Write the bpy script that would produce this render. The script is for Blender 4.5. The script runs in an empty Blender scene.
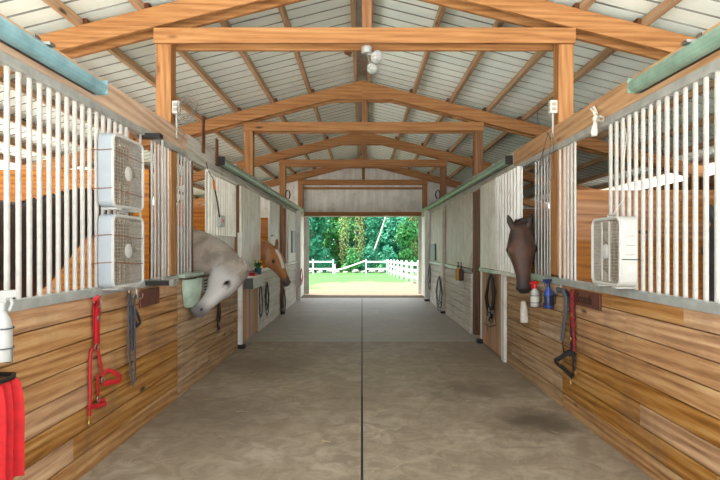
import bpy, math, random
from mathutils import Vector, Matrix, noise as mnoise
random.seed(7)
SC = bpy.context.scene
COL = SC.collection
R = math.radians
V = Vector
FPX, VX, VY, EYE = 530.0, 362.0, 247.0, 1.42      # focal length in pixels, vanishing point, eye height
XL, XR = -1.725, 1.775                            # aisle faces of the two stall fronts


def on_wall(px, py, X):
    """Point of the photograph that lies on the vertical plane x = X."""
    Y = FPX * X / (px - VX)
    return V((X, Y, EYE - (py - VY) * Y / FPX))


def at_depth(px, py, Y):
    return V(((px - VX) * Y / FPX, Y, EYE - (py - VY) * Y / FPX))


def lin(r, g, b):
    f = lambda v: (v / 255) / 12.92 if v <= 10 else ((v / 255 + .055) / 1.055) ** 2.4
    return (f(r), f(g), f(b), 1.0)


# ------------------------------------------------------------------ materials
class NT:
    def __init__(s, name):
        s.m = bpy.data.materials.new(name)
        s.m.use_nodes = True
        s.t = s.m.node_tree
        s.t.nodes.clear()
        s.out = s.n('ShaderNodeOutputMaterial')
        s.p = s.n('ShaderNodeBsdfPrincipled')
        s.l(s.p.outputs[0], s.out.inputs[0])

    def n(s, kind, **kw):
        x = s.t.nodes.new(kind)
        for k, v in kw.items():
            setattr(x, k, v)
        return x

    def l(s, a, b):
        s.t.links.new(a, b)

    def val(s, sock, v):
        if hasattr(v, 'is_linked'):
            s.l(v, sock)
        else:
            sock.default_value = v

    def math(s, op, a, b=0.0, c=0.0):
        x = s.n('ShaderNodeMath', operation=op)
        for i, v in enumerate((a, b, c)):
            s.val(x.inputs[i], v)
        return x.outputs[0]

    def noise(s, vec, scale, detail=4.0, rough=.55, dist=0.0):
        x = s.n('ShaderNodeTexNoise')
        s.l(vec, x.inputs['Vector'])
        x.inputs['Scale'].default_value = scale
        x.inputs['Detail'].default_value = detail
        x.inputs['Roughness'].default_value = rough
        x.inputs['Distortion'].default_value = dist
        return x.outputs['Fac']

    def ramp(s, fac, stops):
        x = s.n('ShaderNodeValToRGB')
        s.l(fac, x.inputs[0])
        e = x.color_ramp.elements
        while len(e) < len(stops):
            e.new(.5)
        for el, (p, c) in zip(e, stops):
            el.position = p
            el.color = c if len(c) == 4 else (*c, 1)
        return x.outputs[0]

    def mix(s, fac, a, b, mode='MIX'):
        x = s.n('ShaderNodeMix', data_type='RGBA', blend_type=mode)
        s.val(x.inputs[0], fac)
        s.val(x.inputs[6], a)
        s.val(x.inputs[7], b)
        return x.outputs[2]

    def coords(s, scale=(1, 1, 1), seed=True):
        tc = s.n('ShaderNodeTexCoord')
        mp = s.n('ShaderNodeMapping')
        mp.inputs['Scale'].default_value = scale
        s.l(tc.outputs['Object'], mp.inputs['Vector'])
        if seed:
            oi = s.n('ShaderNodeObjectInfo')
            v = s.n('ShaderNodeVectorMath', operation='SCALE')
            v.inputs[0].default_value = (37.0, 53.0, 71.0)
            s.l(oi.outputs['Random'], v.inputs['Scale'])
            a = s.n('ShaderNodeVectorMath', operation='ADD')
            s.l(mp.outputs[0], a.inputs[0])
            s.l(v.outputs[0], a.inputs[1])
            return a.outputs[0], tc.outputs['Object'], oi.outputs['Random']
        return mp.outputs[0], tc.outputs['Object'], None

    def bump(s, h, strength=.3, dist=.01):
        b = s.n('ShaderNodeBump')
        b.inputs['Strength'].default_value = strength
        b.inputs['Distance'].default_value = dist
        s.l(h, b.inputs['Height'])
        s.l(b.outputs[0], s.p.inputs['Normal'])


def plain(name, col, rough=.5, metal=0.0, var=.08, scale=18, spec=.5, coat=0.0):
    t = NT(name)
    col = tuple(c * .82 for c in col[:3])
    v, _, rnd = t.coords()
    f = t.noise(v, scale, 4)
    dark = tuple(c * (1 - 2.2 * var) for c in col[:3]) + (1,)
    light = tuple(min(1, c * (1 + 1.2 * var)) for c in col[:3]) + (1,)
    t.l(t.ramp(f, [(.3, dark), (.7, light)]), t.p.inputs['Base Color'])
    t.p.inputs['Roughness'].default_value = rough
    t.p.inputs['Metallic'].default_value = metal
    t.p.inputs['Specular IOR Level'].default_value = spec
    t.p.inputs['Coat Weight'].default_value = coat
    return t.m


def wood(name, dark, mid, light, axis, pitch=None, stack=2, length=None, var=.22, knots=True, rough=.62, grain=1.0, dirt=None):
    """Sawn timber, grain along AXIS; PITCH: board width along STACK, every board its own tone."""
    t = NT(name)
    dark, mid, light = [tuple(x * .8 for x in q[:3]) + (1,) for q in (dark, mid, light)]
    sc = [19 * grain, 19 * grain, 19 * grain]
    sc[axis] = .95 * grain
    v, obj, rnd = t.coords(tuple(sc))
    tone = None
    if pitch:
        sp = t.n('ShaderNodeSeparateXYZ')
        t.l(obj, sp.inputs[0])
        row = t.math('FLOOR', t.math('DIVIDE', sp.outputs[stack], pitch))
        key = t.math('ADD', t.math('MULTIPLY', row, 7.31), t.math('MULTIPLY', rnd, 91.0))
        if length:
            wn0 = t.n('ShaderNodeTexWhiteNoise', noise_dimensions='1D')
            t.l(key, wn0.inputs['W'])
            col = t.math('FLOOR', t.math('ADD', t.math('DIVIDE', sp.outputs[axis], length), wn0.outputs['Value']))
            key = t.math('ADD', key, t.math('MULTIPLY', col, 3.77))
        wn = t.n('ShaderNodeTexWhiteNoise', noise_dimensions='1D')
        t.l(key, wn.inputs['W'])
        tone = wn.outputs['Value']
        off = t.n('ShaderNodeVectorMath', operation='SCALE')
        off.inputs[0].default_value = (41., 29., 17.)
        t.l(tone, off.inputs['Scale'])
        ad = t.n('ShaderNodeVectorMath', operation='ADD')
        t.l(v, ad.inputs[0])
        t.l(off.outputs[0], ad.inputs[1])
        v = ad.outputs[0]
    a = t.noise(v, .9, 5, .6, 1.1)
    fine = t.noise(v, 6.0, 3, .6, .4)
    w = t.n('ShaderNodeTexWave', wave_type='BANDS', bands_direction='DIAGONAL')
    t.l(v, w.inputs['Vector'])
    w.inputs['Scale'].default_value = .55
    w.inputs['Distortion'].default_value = 7.5
    w.inputs['Detail'].default_value = 2.5
    w.inputs['Detail Scale'].default_value = .8
    f = t.math('ADD', t.math('MULTIPLY', a, .62), t.math('ADD', t.math('MULTIPLY', w.outputs['Fac'], .14), t.math('MULTIPLY', fine, .26)))
    c = t.ramp(f, [(.30, dark), (.49, mid), (.70, light)])
    if tone is not None:
        hs = t.n('ShaderNodeHueSaturation')
        t.l(c, hs.inputs['Color'])
        t.l(t.math('ADD', 1 - var, t.math('MULTIPLY', tone, 2 * var)), hs.inputs['Value'])
        t.l(t.math('SUBTRACT', 1.12, t.math('MULTIPLY', tone, .32)), hs.inputs['Saturation'])
        c = hs.outputs[0]
    if knots:
        vo = t.n('ShaderNodeTexVoronoi')
        ks = [2.6, 2.6, 2.6]
        ks[axis] = .8
        kv, _, _ = t.coords(tuple(ks))
        t.l(kv, vo.inputs['Vector'])
        vo.inputs['Scale'].default_value = 1.5
        k = t.ramp(vo.outputs['Distance'], [(.045, (1, 1, 1, 1)), (.1, (0, 0, 0, 1))])
        c = t.mix(k, c, tuple(x * .35 for x in dark[:3]) + (1,))
    if dirt:
        g = t.noise(obj, 2.3, 5, .65)
        c = t.mix(t.ramp(g, [(.5, (0, 0, 0, 1)), (.78, (.75, .75, .75, 1))]), c, dirt)
    t.l(c, t.p.inputs['Base Color'])
    t.p.inputs['Roughness'].default_value = rough
    t.p.inputs['Specular IOR Level'].default_value = .3
    t.bump(f, .25, .004)
    return t.m


PD, PM, PL = lin(124, 78, 40), lin(160, 110, 63), lin(184, 136, 88)
M = {}
M['pine_x'] = wood('pine along x', PD, PM, PL, 0)
M['pine_y'] = wood('pine along y', PD, PM, PL, 1)
M['pine_z'] = wood('pine along z', PD, PM, PL, 2)
M['purlin'] = wood('purlin pine', lin(140, 108, 78), lin(180, 146, 112), lin(202, 172, 138), 1)
M['plate'] = wood('weathered plate beam', lin(150, 118, 94), lin(196, 166, 140), lin(216, 190, 166), 1)
M['plate_warm'] = wood('warm plate beam', lin(140, 102, 68), lin(182, 140, 100), lin(206, 170, 130), 1)
M['plate_white'] = wood('whitewashed plate beam', lin(150, 146, 132), lin(196, 194, 182), lin(218, 216, 206), 1, knots=False, dirt=lin(130, 118, 98))
M['board'] = wood('stall boards', lin(112, 72, 34), lin(174, 124, 72), lin(206, 166, 114), 1, .1405, 2, 4.2, .13, dirt=lin(110, 84, 62))
M['board_pale'] = wood('pale stall boards', lin(122, 86, 54), lin(174, 138, 98), lin(204, 174, 136), 1, .1405, 2, 3.1, .1, dirt=lin(116, 94, 74))
M['board_white'] = wood('whitewashed stall boards', lin(196, 188, 172), lin(222, 216, 204), lin(234, 230, 220), 1, .1405, 2, 2.6, .06, knots=False, dirt=lin(176, 158, 132))
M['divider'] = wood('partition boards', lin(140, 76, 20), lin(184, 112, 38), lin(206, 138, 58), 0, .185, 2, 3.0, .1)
M['divider_dark'] = wood('shaded partition boards', lin(104, 60, 18), lin(142, 88, 32), lin(164, 110, 50), 0, .185, 2, 3.0, .12)  # darker copy of the partition boards, right-side shade put into the colour
M['tan_vertical'] = wood('upright tan boards', lin(150, 108, 74), lin(196, 152, 112), lin(214, 176, 138), 2, .14, 1, None, .15)
M['stud'] = wood('old stud', lin(84, 54, 34), lin(130, 88, 56), lin(160, 116, 80), 2)
M['post_dark'] = wood('dark post', lin(64, 44, 32), lin(104, 76, 56), lin(136, 106, 82), 2)
M['cleat'] = wood('dark cleat', lin(60, 32, 18), lin(104, 60, 34), lin(130, 82, 50), 2, knots=False)


def white_sheet(name, a, b, grime, axis=2):
    t = NT(name)
    sc = [9, 9, 9]
    sc[axis] = .7
    v, obj, _ = t.coords(tuple(sc))
    f = t.noise(v, 1.0, 5, .6)
    c = t.ramp(f, [(.3, a), (.65, b)])
    g = t.noise(obj, 3.0, 6, .7)
    c = t.mix(t.ramp(g, [(.48, (0, 0, 0, 1)), (.8, (.8, .8, .8, 1))]), c, grime)
    t.l(c, t.p.inputs['Base Color'])
    t.p.inputs['Roughness'].default_value = .45
    t.bump(f, .1, .003)
    return t.m


M['white_panel'] = white_sheet('painted panel', lin(200, 198, 186), lin(226, 224, 214), lin(166, 152, 130))
M['panel_tan'] = white_sheet('worn painted panel', lin(166, 154, 138), lin(206, 196, 182), lin(128, 108, 86))
M['white_trim'] = white_sheet('white trim', lin(206, 206, 200), lin(230, 230, 226), lin(160, 148, 128))
M['siding'] = white_sheet('gable siding', lin(192, 190, 182), lin(218, 216, 210), lin(150, 136, 120))
M['bar'] = plain('white painted pipe', lin(176, 174, 168), .38, 0, .06, 30)
M['galv'] = plain('galvanised channel', lin(186, 190, 186), .42, .35, .12, 9)
M['sill'] = plain('pale green sill', lin(176, 196, 184), .4, .2, .14, 9)
M['track_blue'] = plain('blue painted track', lin(136, 180, 190), .4, .15, .14, 7)
M['track_green'] = plain('green painted track', lin(140, 172, 154), .4, .15, .14, 7)
M['black_steel'] = plain('black steel', lin(38, 37, 37), .45, .3, .15)
M['steel'] = plain('steel', lin(178, 178, 174), .32, .9, .05)
M['brass'] = plain('brass', lin(206, 170, 96), .3, .9, .05)
M['red_nylon'] = plain('red nylon', lin(190, 22, 32), .6, 0, .12, 60)
M['red_cloth'] = plain('red cloth', lin(204, 14, 24), .75, 0, .1, 20)
M['black_nylon'] = plain('black nylon', lin(34, 34, 40), .65, 0, .15, 50)
M['grey_nylon'] = plain('grey nylon', lin(84, 86, 94), .65, 0, .15, 50)
M['leather'] = plain('brown leather', lin(74, 40, 26), .5, 0, .15, 40)
M['red_rope'] = plain('red rope', lin(140, 26, 34), .8, 0, .25, 160)
M['fan_white'] = plain('white plastic', lin(196, 196, 191), .4, 0, .04, 8)
M['fan_grey'] = plain('pale grey enamel', lin(164, 174, 182), .4, 0, .04, 8)
M['fan_grille'] = plain('dusty white grille', lin(160, 150, 134), .5, 0, .12, 40)
M['fan_blade'] = plain('dusty darkened fan blade', lin(78, 68, 58), .5, 0, .15, 10)  # dust colour, darkened further to paint the shade inside the fan
M['rust_wire'] = plain('rusty wire', lin(150, 92, 62), .6, .3, .2)
M['plaque'] = plain('stained plaque', lin(98, 46, 30), .5, 0, .16, 14, coat=.2)
M['plaque_ink'] = plain('burnt lettering', lin(40, 18, 14), .7)
M['plastic_white'] = plain('white plastic bottle', lin(184, 186, 184), .35, 0, .03)
M['plastic_red'] = plain('red plastic', lin(206, 30, 30), .35, 0, .05)
M['plastic_blue'] = plain('blue plastic', lin(30, 66, 150), .3, 0, .08)
M['plastic_navy'] = plain('navy plastic', lin(24, 40, 84), .35, 0, .08)
M['plastic_amber'] = plain('amber plastic', lin(206, 146, 28), .3, 0, .1)
M['plastic_black'] = plain('black plastic', lin(28, 28, 30), .4, 0, .1)
M['label_paper'] = plain('label paper', lin(214, 214, 208), .6, 0, .1, 60)
M['card'] = plain('white card', lin(226, 224, 216), .7, 0, .04)
M['ink'] = plain('dark ink', lin(44, 44, 48), .7)
M['rag'] = plain('white cotton rag', lin(226, 218, 206), .85, 0, .1, 30)
M['feeder'] = plain('pale green plastic', lin(168, 188, 172), .4, 0, .12, 12)
M['box_grey'] = plain('grey metal box', lin(86, 90, 90), .45, .2, .1)
M['box_pale'] = plain('pale grey metal', lin(186, 192, 186), .45, .1, .1)
M['teal_pot'] = plain('teal pot', lin(30, 84, 92), .4, 0, .1)
M['leaf_small'] = plain('house plant leaf', lin(70, 120, 56), .5, 0, .2, 20)
M['petal'] = plain('yellow petal', lin(232, 206, 96), .6, 0, .1)
M['cord_white'] = plain('pale cord', lin(206, 200, 190), .6, 0, .08)
M['cord_grey'] = plain('grey cord', lin(112, 104, 98), .6, 0, .1)
M['fan_rear'] = plain('grimy darkened rear grille', lin(92, 82, 70), .6, 0, .15)  # grime colour, also darkened for the shade behind the blades
M['cord_black'] = plain('dark cord', lin(44, 42, 42), .6, 0, .1)
M['straw'] = plain('straw', lin(188, 170, 128), .8, 0, .15)
M['vinyl'] = plain('white vinyl', lin(232, 234, 236), .45, 0, .03)
M['rock'] = plain('limestone', lin(150, 146, 142), .85, 0, .2, 5)
M['orange_grip'] = plain('orange grip', lin(206, 110, 40), .6)
M['eye'] = plain('dark eye', lin(14, 10, 9), .3, 0, .05, spec=.3)
M['hoof'] = plain('hoof horn', lin(54, 46, 40), .55)


def glass_mat():
    t = NT('clear lamp glass')
    t.p.inputs['Base Color'].default_value = (.92, .95, .95, 1)
    t.p.inputs['Roughness'].default_value = .12
    t.p.inputs['Transmission Weight'].default_value = .85
    t.p.inputs['IOR'].default_value = 1.4
    return t.m


M['lamp_glass'] = glass_mat()


def roof_mat():
    t = NT('galvalume sheet')
    v, obj, _ = t.coords((1.2, 5, 1), False)
    f = t.noise(v, 1.6, 5, .6)
    c = t.ramp(f, [(.3, lin(222, 236, 232)), (.7, lin(238, 247, 243))])
    g = t.noise(obj, .9, 4, .6)
    c = t.mix(t.ramp(g, [(.5, (0, 0, 0, 1)), (.8, (.4, .4, .4, 1))]), c, lin(204, 224, 212))
    t.l(c, t.p.inputs['Base Color'])
    t.p.inputs['Metallic'].default_value = .0
    t.p.inputs['Roughness'].default_value = .42
    return t.m


M['roof'] = roof_mat()
M['roof_groove'] = plain('painted shade in the roof ribs', lin(146, 150, 144), .6, 0, .2, 3)  # shade of the rib recesses painted as a darker colour


def concrete():
    t = NT('aisle concrete')
    v, obj, _ = t.coords((1, 1, 1), False)
    a = t.noise(v, 1.1, 6, .62, .4)
    b = t.noise(v, 26, 4, .7)
    d = t.noise(v, 5.5, 5, .7, .8)
    c = t.ramp(a, [(.25, lin(132, 118, 101)), (.5, lin(155, 141, 123)), (.75, lin(174, 163, 147))])
    c = t.mix(t.ramp(d, [(.40, (.75, .75, .75, 1)), (.62, (0, 0, 0, 1))]), c, lin(116, 102, 86))
    c = t.mix(t.ramp(b, [(.58, (0, 0, 0, 1)), (.74, (.5, .5, .5, 1))]), c, lin(92, 82, 70))
    sp = t.n('ShaderNodeSeparateXYZ')
    t.l(obj, sp.inputs[0])
    # concrete is mixed paler beyond this depth
    far_tone = t.math('GREATER_THAN', sp.outputs[1], 7.95)
    c = t.mix(t.math('MULTIPLY', far_tone, .38), c, lin(186, 186, 186))
    wob = t.n('ShaderNodeVectorMath', operation='SCALE')
    nz = t.n('ShaderNodeTexNoise')
    t.l(v, nz.inputs['Vector'])
    nz.inputs['Scale'].default_value = 3.2
    nz.inputs['Detail'].default_value = 4
    t.l(nz.outputs['Color'], wob.inputs[0])
    wob.inputs['Scale'].default_value = .9
    add = t.n('ShaderNodeVectorMath', operation='ADD')
    t.l(obj, add.inputs[0])
    t.l(wob.outputs[0], add.inputs[1])
    for (x, y, r, k) in ((1.42, 4.35, .5, .75), (1.02, 5.3, .52, .6), (-1.25, 4.6, .9, .35), (-1.0, 6.3, .8, .35)):
        ds = t.n('ShaderNodeVectorMath', operation='DISTANCE')
        t.l(add.outputs[0], ds.inputs[0])
        ds.inputs[1].default_value = (x + .45, y + .45, .45)
        st = t.ramp(t.math('DIVIDE', ds.outputs['Value'], r), [(.25, (k, k, k, 1)), (1.0, (0, 0, 0, 1))])
        c = t.mix(st, c, lin(70, 58, 46))
    t.l(c, t.p.inputs['Base Color'])
    t.l(t.math('ADD', .42, t.math('MULTIPLY', d, .35)), t.p.inputs['Roughness'])
    t.bump(b, .12, .004)
    return t.m


M['concrete'] = concrete()


def ground_mat():
    t = NT('sand and lawn')
    v, obj, _ = t.coords((1, 1, 1), False)
    n1 = t.noise(v, .55, 4, .6, .3)
    n2 = t.noise(v, 9, 4, .7)
    sp = t.n('ShaderNodeSeparateXYZ')
    t.l(obj, sp.inputs[0])
    sand = t.ramp(n2, [(.3, lin(90, 79, 65)), (.7, lin(106, 95, 80))])
    front = t.math('LESS_THAN', sp.outputs[1], 13.0)
    sand = t.mix(front, sand, t.ramp(n2, [(.3, lin(226, 222, 214)), (.7, lin(242, 240, 234))]))     # added near-white gravel out of view, bounces sunlight into the barn
    grass = t.ramp(n2, [(.3, lin(44, 92, 42)), (.7, lin(74, 124, 62))])
    # lawn: everything beyond the sand yard, and a ragged tongue on the left of it
    yy = t.math('ADD', sp.outputs[1], t.math('MULTIPLY', n1, 9.0))
    far = t.math('GREATER_THAN', yy, 33.5)
    xx = t.math('ADD', sp.outputs[0], t.math('MULTIPLY', n1, 5.5))
    left = t.math('MULTIPLY', t.math('LESS_THAN', xx, .9), t.math('GREATER_THAN', t.math('ADD', sp.outputs[1], t.math('MULTIPLY', n1, 7.0)), 20.3))
    near = t.math('GREATER_THAN', sp.outputs[1], 14)
    fac = t.math('MULTIPLY', t.math('MAXIMUM', far, left), near)
    t.l(t.mix(fac, sand, grass), t.p.inputs['Base Color'])
    t.p.inputs['Roughness'].default_value = .9
    t.p.inputs['Specular IOR Level'].default_value = .1
    t.bump(n2, .4, .03)
    return t.m


M['ground'] = ground_mat()
M['dirt'] = plain('stall bedding', lin(204, 190, 166), .95, 0, .2, 6)  # unseen stall floor, made paler to bounce more light to the roof


def leaf_mat(name, a, b):
    t = NT(name)
    v, obj, _ = t.coords((1, 1, 1), True)
    f = t.noise(v, 1.3, 4, .6)
    t.l(t.ramp(f, [(.3, a), (.7, b)]), t.p.inputs['Base Color'])
    t.p.inputs['Roughness'].default_value = .55
    t.p.inputs['Specular IOR Level'].default_value = .25
    tr = t.n('ShaderNodeBsdfTranslucent')
    tr.inputs[0].default_value = b
    mx = t.n('ShaderNodeMixShader')
    mx.inputs[0].default_value = .3
    t.l(t.p.outputs[0], mx.inputs[1])
    t.l(tr.outputs[0], mx.inputs[2])
    t.l(mx.outputs[0], t.out.inputs[0])
    return t.m


M['leaf_teal'] = leaf_mat('blue green leaves', lin(28, 100, 82), lin(72, 156, 124))
M['leaf_green'] = leaf_mat('mid green leaves', lin(40, 106, 64), lin(90, 158, 92))
M['leaf_lime'] = leaf_mat('yellow green leaves', lin(104, 140, 72), lin(176, 200, 122))
M['leaf_dark'] = leaf_mat('dark green leaves', lin(26, 90, 76), lin(58, 138, 108))
M['bark'] = plain('grey bark', lin(128, 112, 96), .85, 0, .2, 6)
M['bark_pale'] = plain('pale bark', lin(206, 196, 190), .8, 0, .12, 6)


def coat_mat(name, rough=.55):
    t = NT(name)
    at = t.n('ShaderNodeAttribute')
    at.attribute_name = 'coat'
    v, obj, _ = t.coords((1, 1, 1), False)
    f = t.noise(v, 55, 3, .7)
    hs = t.n('ShaderNodeHueSaturation')
    t.l(at.outputs['Color'], hs.inputs['Color'])
    t.l(t.math('ADD', .72, t.math('MULTIPLY', f, .26)), hs.inputs['Value'])
    t.l(hs.outputs[0], t.p.inputs['Base Color'])
    t.p.inputs['Roughness'].default_value = rough
    t.p.inputs['Sheen Weight'].default_value = .08
    t.p.inputs['Specular IOR Level'].default_value = .35
    return t.m


# ------------------------------------------------------------------ mesh builder
class MB:
    def __init__(s):
        s.v, s.f = [], []

    def add(s, vs, fs):
        b = len(s.v)
        s.v += [V(p) for p in vs]
        s.f += [tuple(b + i for i in f) for f in fs]
        return s

    def box(s, x0, x1, y0, y1, z0, z1):
        x0, x1 = min(x0, x1), max(x0, x1)
        y0, y1 = min(y0, y1), max(y0, y1)
        z0, z1 = min(z0, z1), max(z0, z1)
        vs = [(x, y, z) for z in (z0, z1) for y in (y0, y1) for x in (x0, x1)]
        return s.add(vs, [(0, 2, 3, 1), (4, 5, 7, 6), (0, 1, 5, 4), (2, 6, 7, 3), (0, 4, 6, 2), (1, 3, 7, 5)])

    def obox(s, c, ax, ay, az, hx, hy, hz):
        c, ax, ay, az = V(c), V(ax), V(ay), V(az)
        vs = [c + ax * (i * hx) + ay * (j * hy) + az * (k * hz) for k in (-1, 1) for j in (-1, 1) for i in (-1, 1)]
        return s.add(vs, [(0, 2, 3, 1), (4, 5, 7, 6), (0, 1, 5, 4), (2, 6, 7, 3), (0, 4, 6, 2), (1, 3, 7, 5)])

    def prism(s, poly, axis, a, b):
        """POLY: points in the plane of the two other axes (in x,y,z order), extruded along AXIS from a to b."""
        def p(q, w):
            r = list(q)
            r.insert(axis, w)
            return r
        n = len(poly)
        vs = [p(q, a) for q in poly] + [p(q, b) for q in poly]
        fs = [tuple(range(n))[::-1], tuple(range(n, 2 * n))]
        fs += [(i, (i + 1) % n, n + (i + 1) % n, n + i) for i in range(n)]
        return s.add(vs, fs)

    def loft(s, rings, caps=True, closed=False):
        n = len(rings[0])
        vs = [q for r in rings for q in r]
        fs = []
        m = len(rings)
        for i in range(m if closed else m - 1):
            for j in range(n):
                a, b = i * n + j, i * n + (j + 1) % n
                c, d = ((i + 1) % m) * n + (j + 1) % n, ((i + 1) % m) * n + j
                fs.append((a, b, c, d))
        if caps and not closed:
            fs += [tuple(range(n))[::-1], tuple(range((m - 1) * n, m * n))]
        return s.add(vs, fs)

    def tube(s, pts, r, n=8, closed=False, flat=None):
        """Tube along PTS; R a number or list; FLAT=(normal, thickness ratio) squashes it into a strap."""
        pts = [V(p) for p in pts]
        m = len(pts)
        rings, up = [], None
        for i, p in enumerate(pts):
            a = pts[(i - 1) % m] if (closed or i > 0) else p
            b = pts[(i + 1) % m] if (closed or i < m - 1) else p
            t = (b - a).normalized() if (b - a).length > 1e-9 else V((0, 0, 1))
            if flat:
                nrm = V(flat[0])
                side = t.cross(nrm)
                if side.length < 1e-6:
                    side = t.orthogonal()
                side.normalize()
                up2 = side.cross(t).normalized()
            else:
                if up is None:
                    up = t.orthogonal().normalized()
                up = up - t * up.dot(t)
                up = up.normalized() if up.length > 1e-6 else t.orthogonal().normalized()
                side, up2 = t.cross(up), up
            rr = r[i] if isinstance(r, (list, tuple)) else r
            k = flat[1] if flat else 1
            rings.append([p + side * (rr * math.cos(2 * math.pi * j / n)) + up2 * (rr * k * math.sin(2 * math.pi * j / n)) for j in range(n)])
        return s.loft(rings, True, closed)

    def lathe(s, prof, o, axis=(0, 0, 1), n=20):
        """PROF: (radius, height along AXIS)."""
        o, ax = V(o), V(axis).normalized()
        a = ax.orthogonal().normalized()
        b = ax.cross(a)
        rings = [[o + ax * h + a * (max(r, 1e-4) * math.cos(2 * math.pi * j / n)) + b * (max(r, 1e-4) * math.sin(2 * math.pi * j / n)) for j in range(n)] for r, h in prof]
        return s.loft(rings)

    def ball(s, c, rx, ry, rz, n=12, m=8, ax=None):
        c = V(c)
        ax = ax or (V((1, 0, 0)), V((0, 1, 0)), V((0, 0, 1)))
        rings = []
        for i in range(m + 1):
            a = math.pi * i / m
            sa = max(math.sin(a), .01)
            rings.append([c + ax[0] * (rx * sa * math.cos(2 * math.pi * j / n)) + ax[1] * (ry * sa * math.sin(2 * math.pi * j / n)) + ax[2] * (-rz * math.cos(a)) for j in range(n)])
        return s.loft(rings)


WORLD = {}


def wmat(o):
    return WORLD.get(o.name, Matrix.Identity(4))


def make_mesh(name, mb, mat, inv, smooth):
    me = bpy.data.meshes.new(name)
    me.from_pydata([inv @ p for p in mb.v], [], mb.f)
    if mat:
        me.materials.append(mat)
    if smooth:
        for p in me.polygons:
            p.use_smooth = True
        me.set_sharp_from_angle(angle=R(38))
    me.update()
    return me


def put(name, mb, mat, parent=None, smooth=False, origin=None, bevel=0):
    """One mesh object; its points come in world coordinates."""
    mat = M[mat] if isinstance(mat, str) else mat
    if parent is not None:
        W = wmat(parent)
        loc = None
        inv = W.inverted()
    else:
        if origin is None:
            lo = [min(p[i] for p in mb.v) for i in range(3)]
            hi = [max(p[i] for p in mb.v) for i in range(3)]
            origin = ((lo[0] + hi[0]) / 2, (lo[1] + hi[1]) / 2, lo[2])
        inv = Matrix.Translation(-V(origin))
    o = bpy.data.objects.new(name, make_mesh(name, mb, mat, inv, smooth))
    COL.objects.link(o)
    if parent is not None:
        o.parent = parent
        WORLD[o.name] = wmat(parent)
    else:
        o.location = origin
        WORLD[o.name] = Matrix.Translation(V(origin))
    if bevel:
        b = o.modifiers.new('edge', 'BEVEL')
        b.width = bevel
        b.segments = 2
        b.limit_method = 'ANGLE'
    return o


def tag(o, label, cat, group=None):
    o['label'] = label
    o['category'] = cat
    if group:
        o['group'] = group
    return o


def thing(name, label, cat, loc, group=None):
    o = bpy.data.objects.new(name, None)
    COL.objects.link(o)
    o.location = loc
    WORLD[o.name] = Matrix.Translation(V(loc))
    return tag(o, label, cat, group)


def struct(name, mb, mat, label=None, parent=None, smooth=False, origin=None):
    o = put(name, mb, mat, parent, smooth, origin)
    if parent is None:
        o['kind'] = 'structure'
        if label:
            o['label'] = label
            o['category'] = name.split('_')[0]
    return o


def copy_part(src, parent, shift):
    o = src.copy()
    COL.objects.link(o)
    o.parent = parent
    o.location = V(shift)
    return o
SKY, SUN, EXPO = 1.0, 6.2, 1.85
# ------------------------------------------------------------------ frame of the barn
ROWS = [4.95, 8.61, 12.27, 15.89]
Y0, YE = 1.3, 16.0
zt = lambda x: 4.09 - .25 * abs(x)            # top edge of the rafters
zg = lambda y: -.015 if y < 17 else (-.015 - .045 * (y - 17) if y < 27 else -.465 - .018 * (min(y, 60) - 27))
ROWN = ['first', 'second', 'third', 'end-wall']
SIDE = {-1: 'left', 1: 'right'}
PX = {-1: -1.83, 1: 1.88}                     # post centres

for r, y in enumerate(ROWS):
    dist = ['crossing nearest the camera', 'second from the camera', 'third from the camera', 'against the end wall'][r]
    for sd in (-1, 1):
        x = PX[sd]
        mb = MB().box(x - .07, x + .07, y - .07, y + .07, 0, 2.30 if (r == 1 and sd > 0) else 2.30)
        t = thing('wooden_post', f'square pine post carrying the {SIDE[sd]} end of the tie beam {dist}', 'post', (x, y, 0), 'posts along the aisle')
        put('lower_post', mb, 'white_trim' if r == 3 else 'post_dark' if r in (1, 2) and sd > 0 else 'stud', t, bevel=.006)
        put('upper_post', MB().box(x - .07, x + .07, y - .07, y + .07, 2.30, 3.42), 'stud' if r in (1, 2) and sd > 0 else 'pine_z', t, bevel=.006)
    # tie beam: two boards either side of the posts
    t = thing('tie_beam', f'horizontal double-board pine tie beam {dist}', 'beam', (0.02, y, 3.28), 'tie beams across the aisle')
    put('front_board', MB().box(-1.905, 1.955, y - .112, y - .071, 3.285, 3.425), 'pine_x', t, bevel=.004)
    put('rear_board', MB().box(-1.905, 1.955, y + .071, y + .112, 3.285, 3.425), 'pine_x', t, bevel=.004)
    # king post
    put('king_post', MB().box(.0, .088, y - .069, y - .03, 3.30, 4.05), 'stud', bevel=.003)
    tag(bpy.data.objects[[o.name for o in COL.objects][-1]], f'short upright pine king post above the tie beam {dist}', 'post', 'king posts')
    # rafters
    for sd in (-1, 1):
        t = thing('rafter', f'sloping double-board pine rafter on the {SIDE[sd]} side, {dist}', 'rafter', (sd * 2.7, y, 3.3), 'roof rafters')
        for nm, a, b in (('front_board', y - .112, y - .071), ('rear_board', y + .071, y + .112)):
            poly = [(0, 3.79), (sd * .47, 3.79), (sd * 5.5, zt(5.5) - .185), (sd * 5.5, zt(5.5)), (0, zt(0))]
            put(nm, MB().prism(poly, 1, a, b), 'pine_x', t)
        for px in (.84, 1.44, 2.03, 2.6, 3.2):
            q = sd * (px - .045)
            put('cleat', MB().box(q - .02, q + .02, y - .066, y + .066, zt(px) - .09, zt(px) + .088), 'cleat', t)

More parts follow.
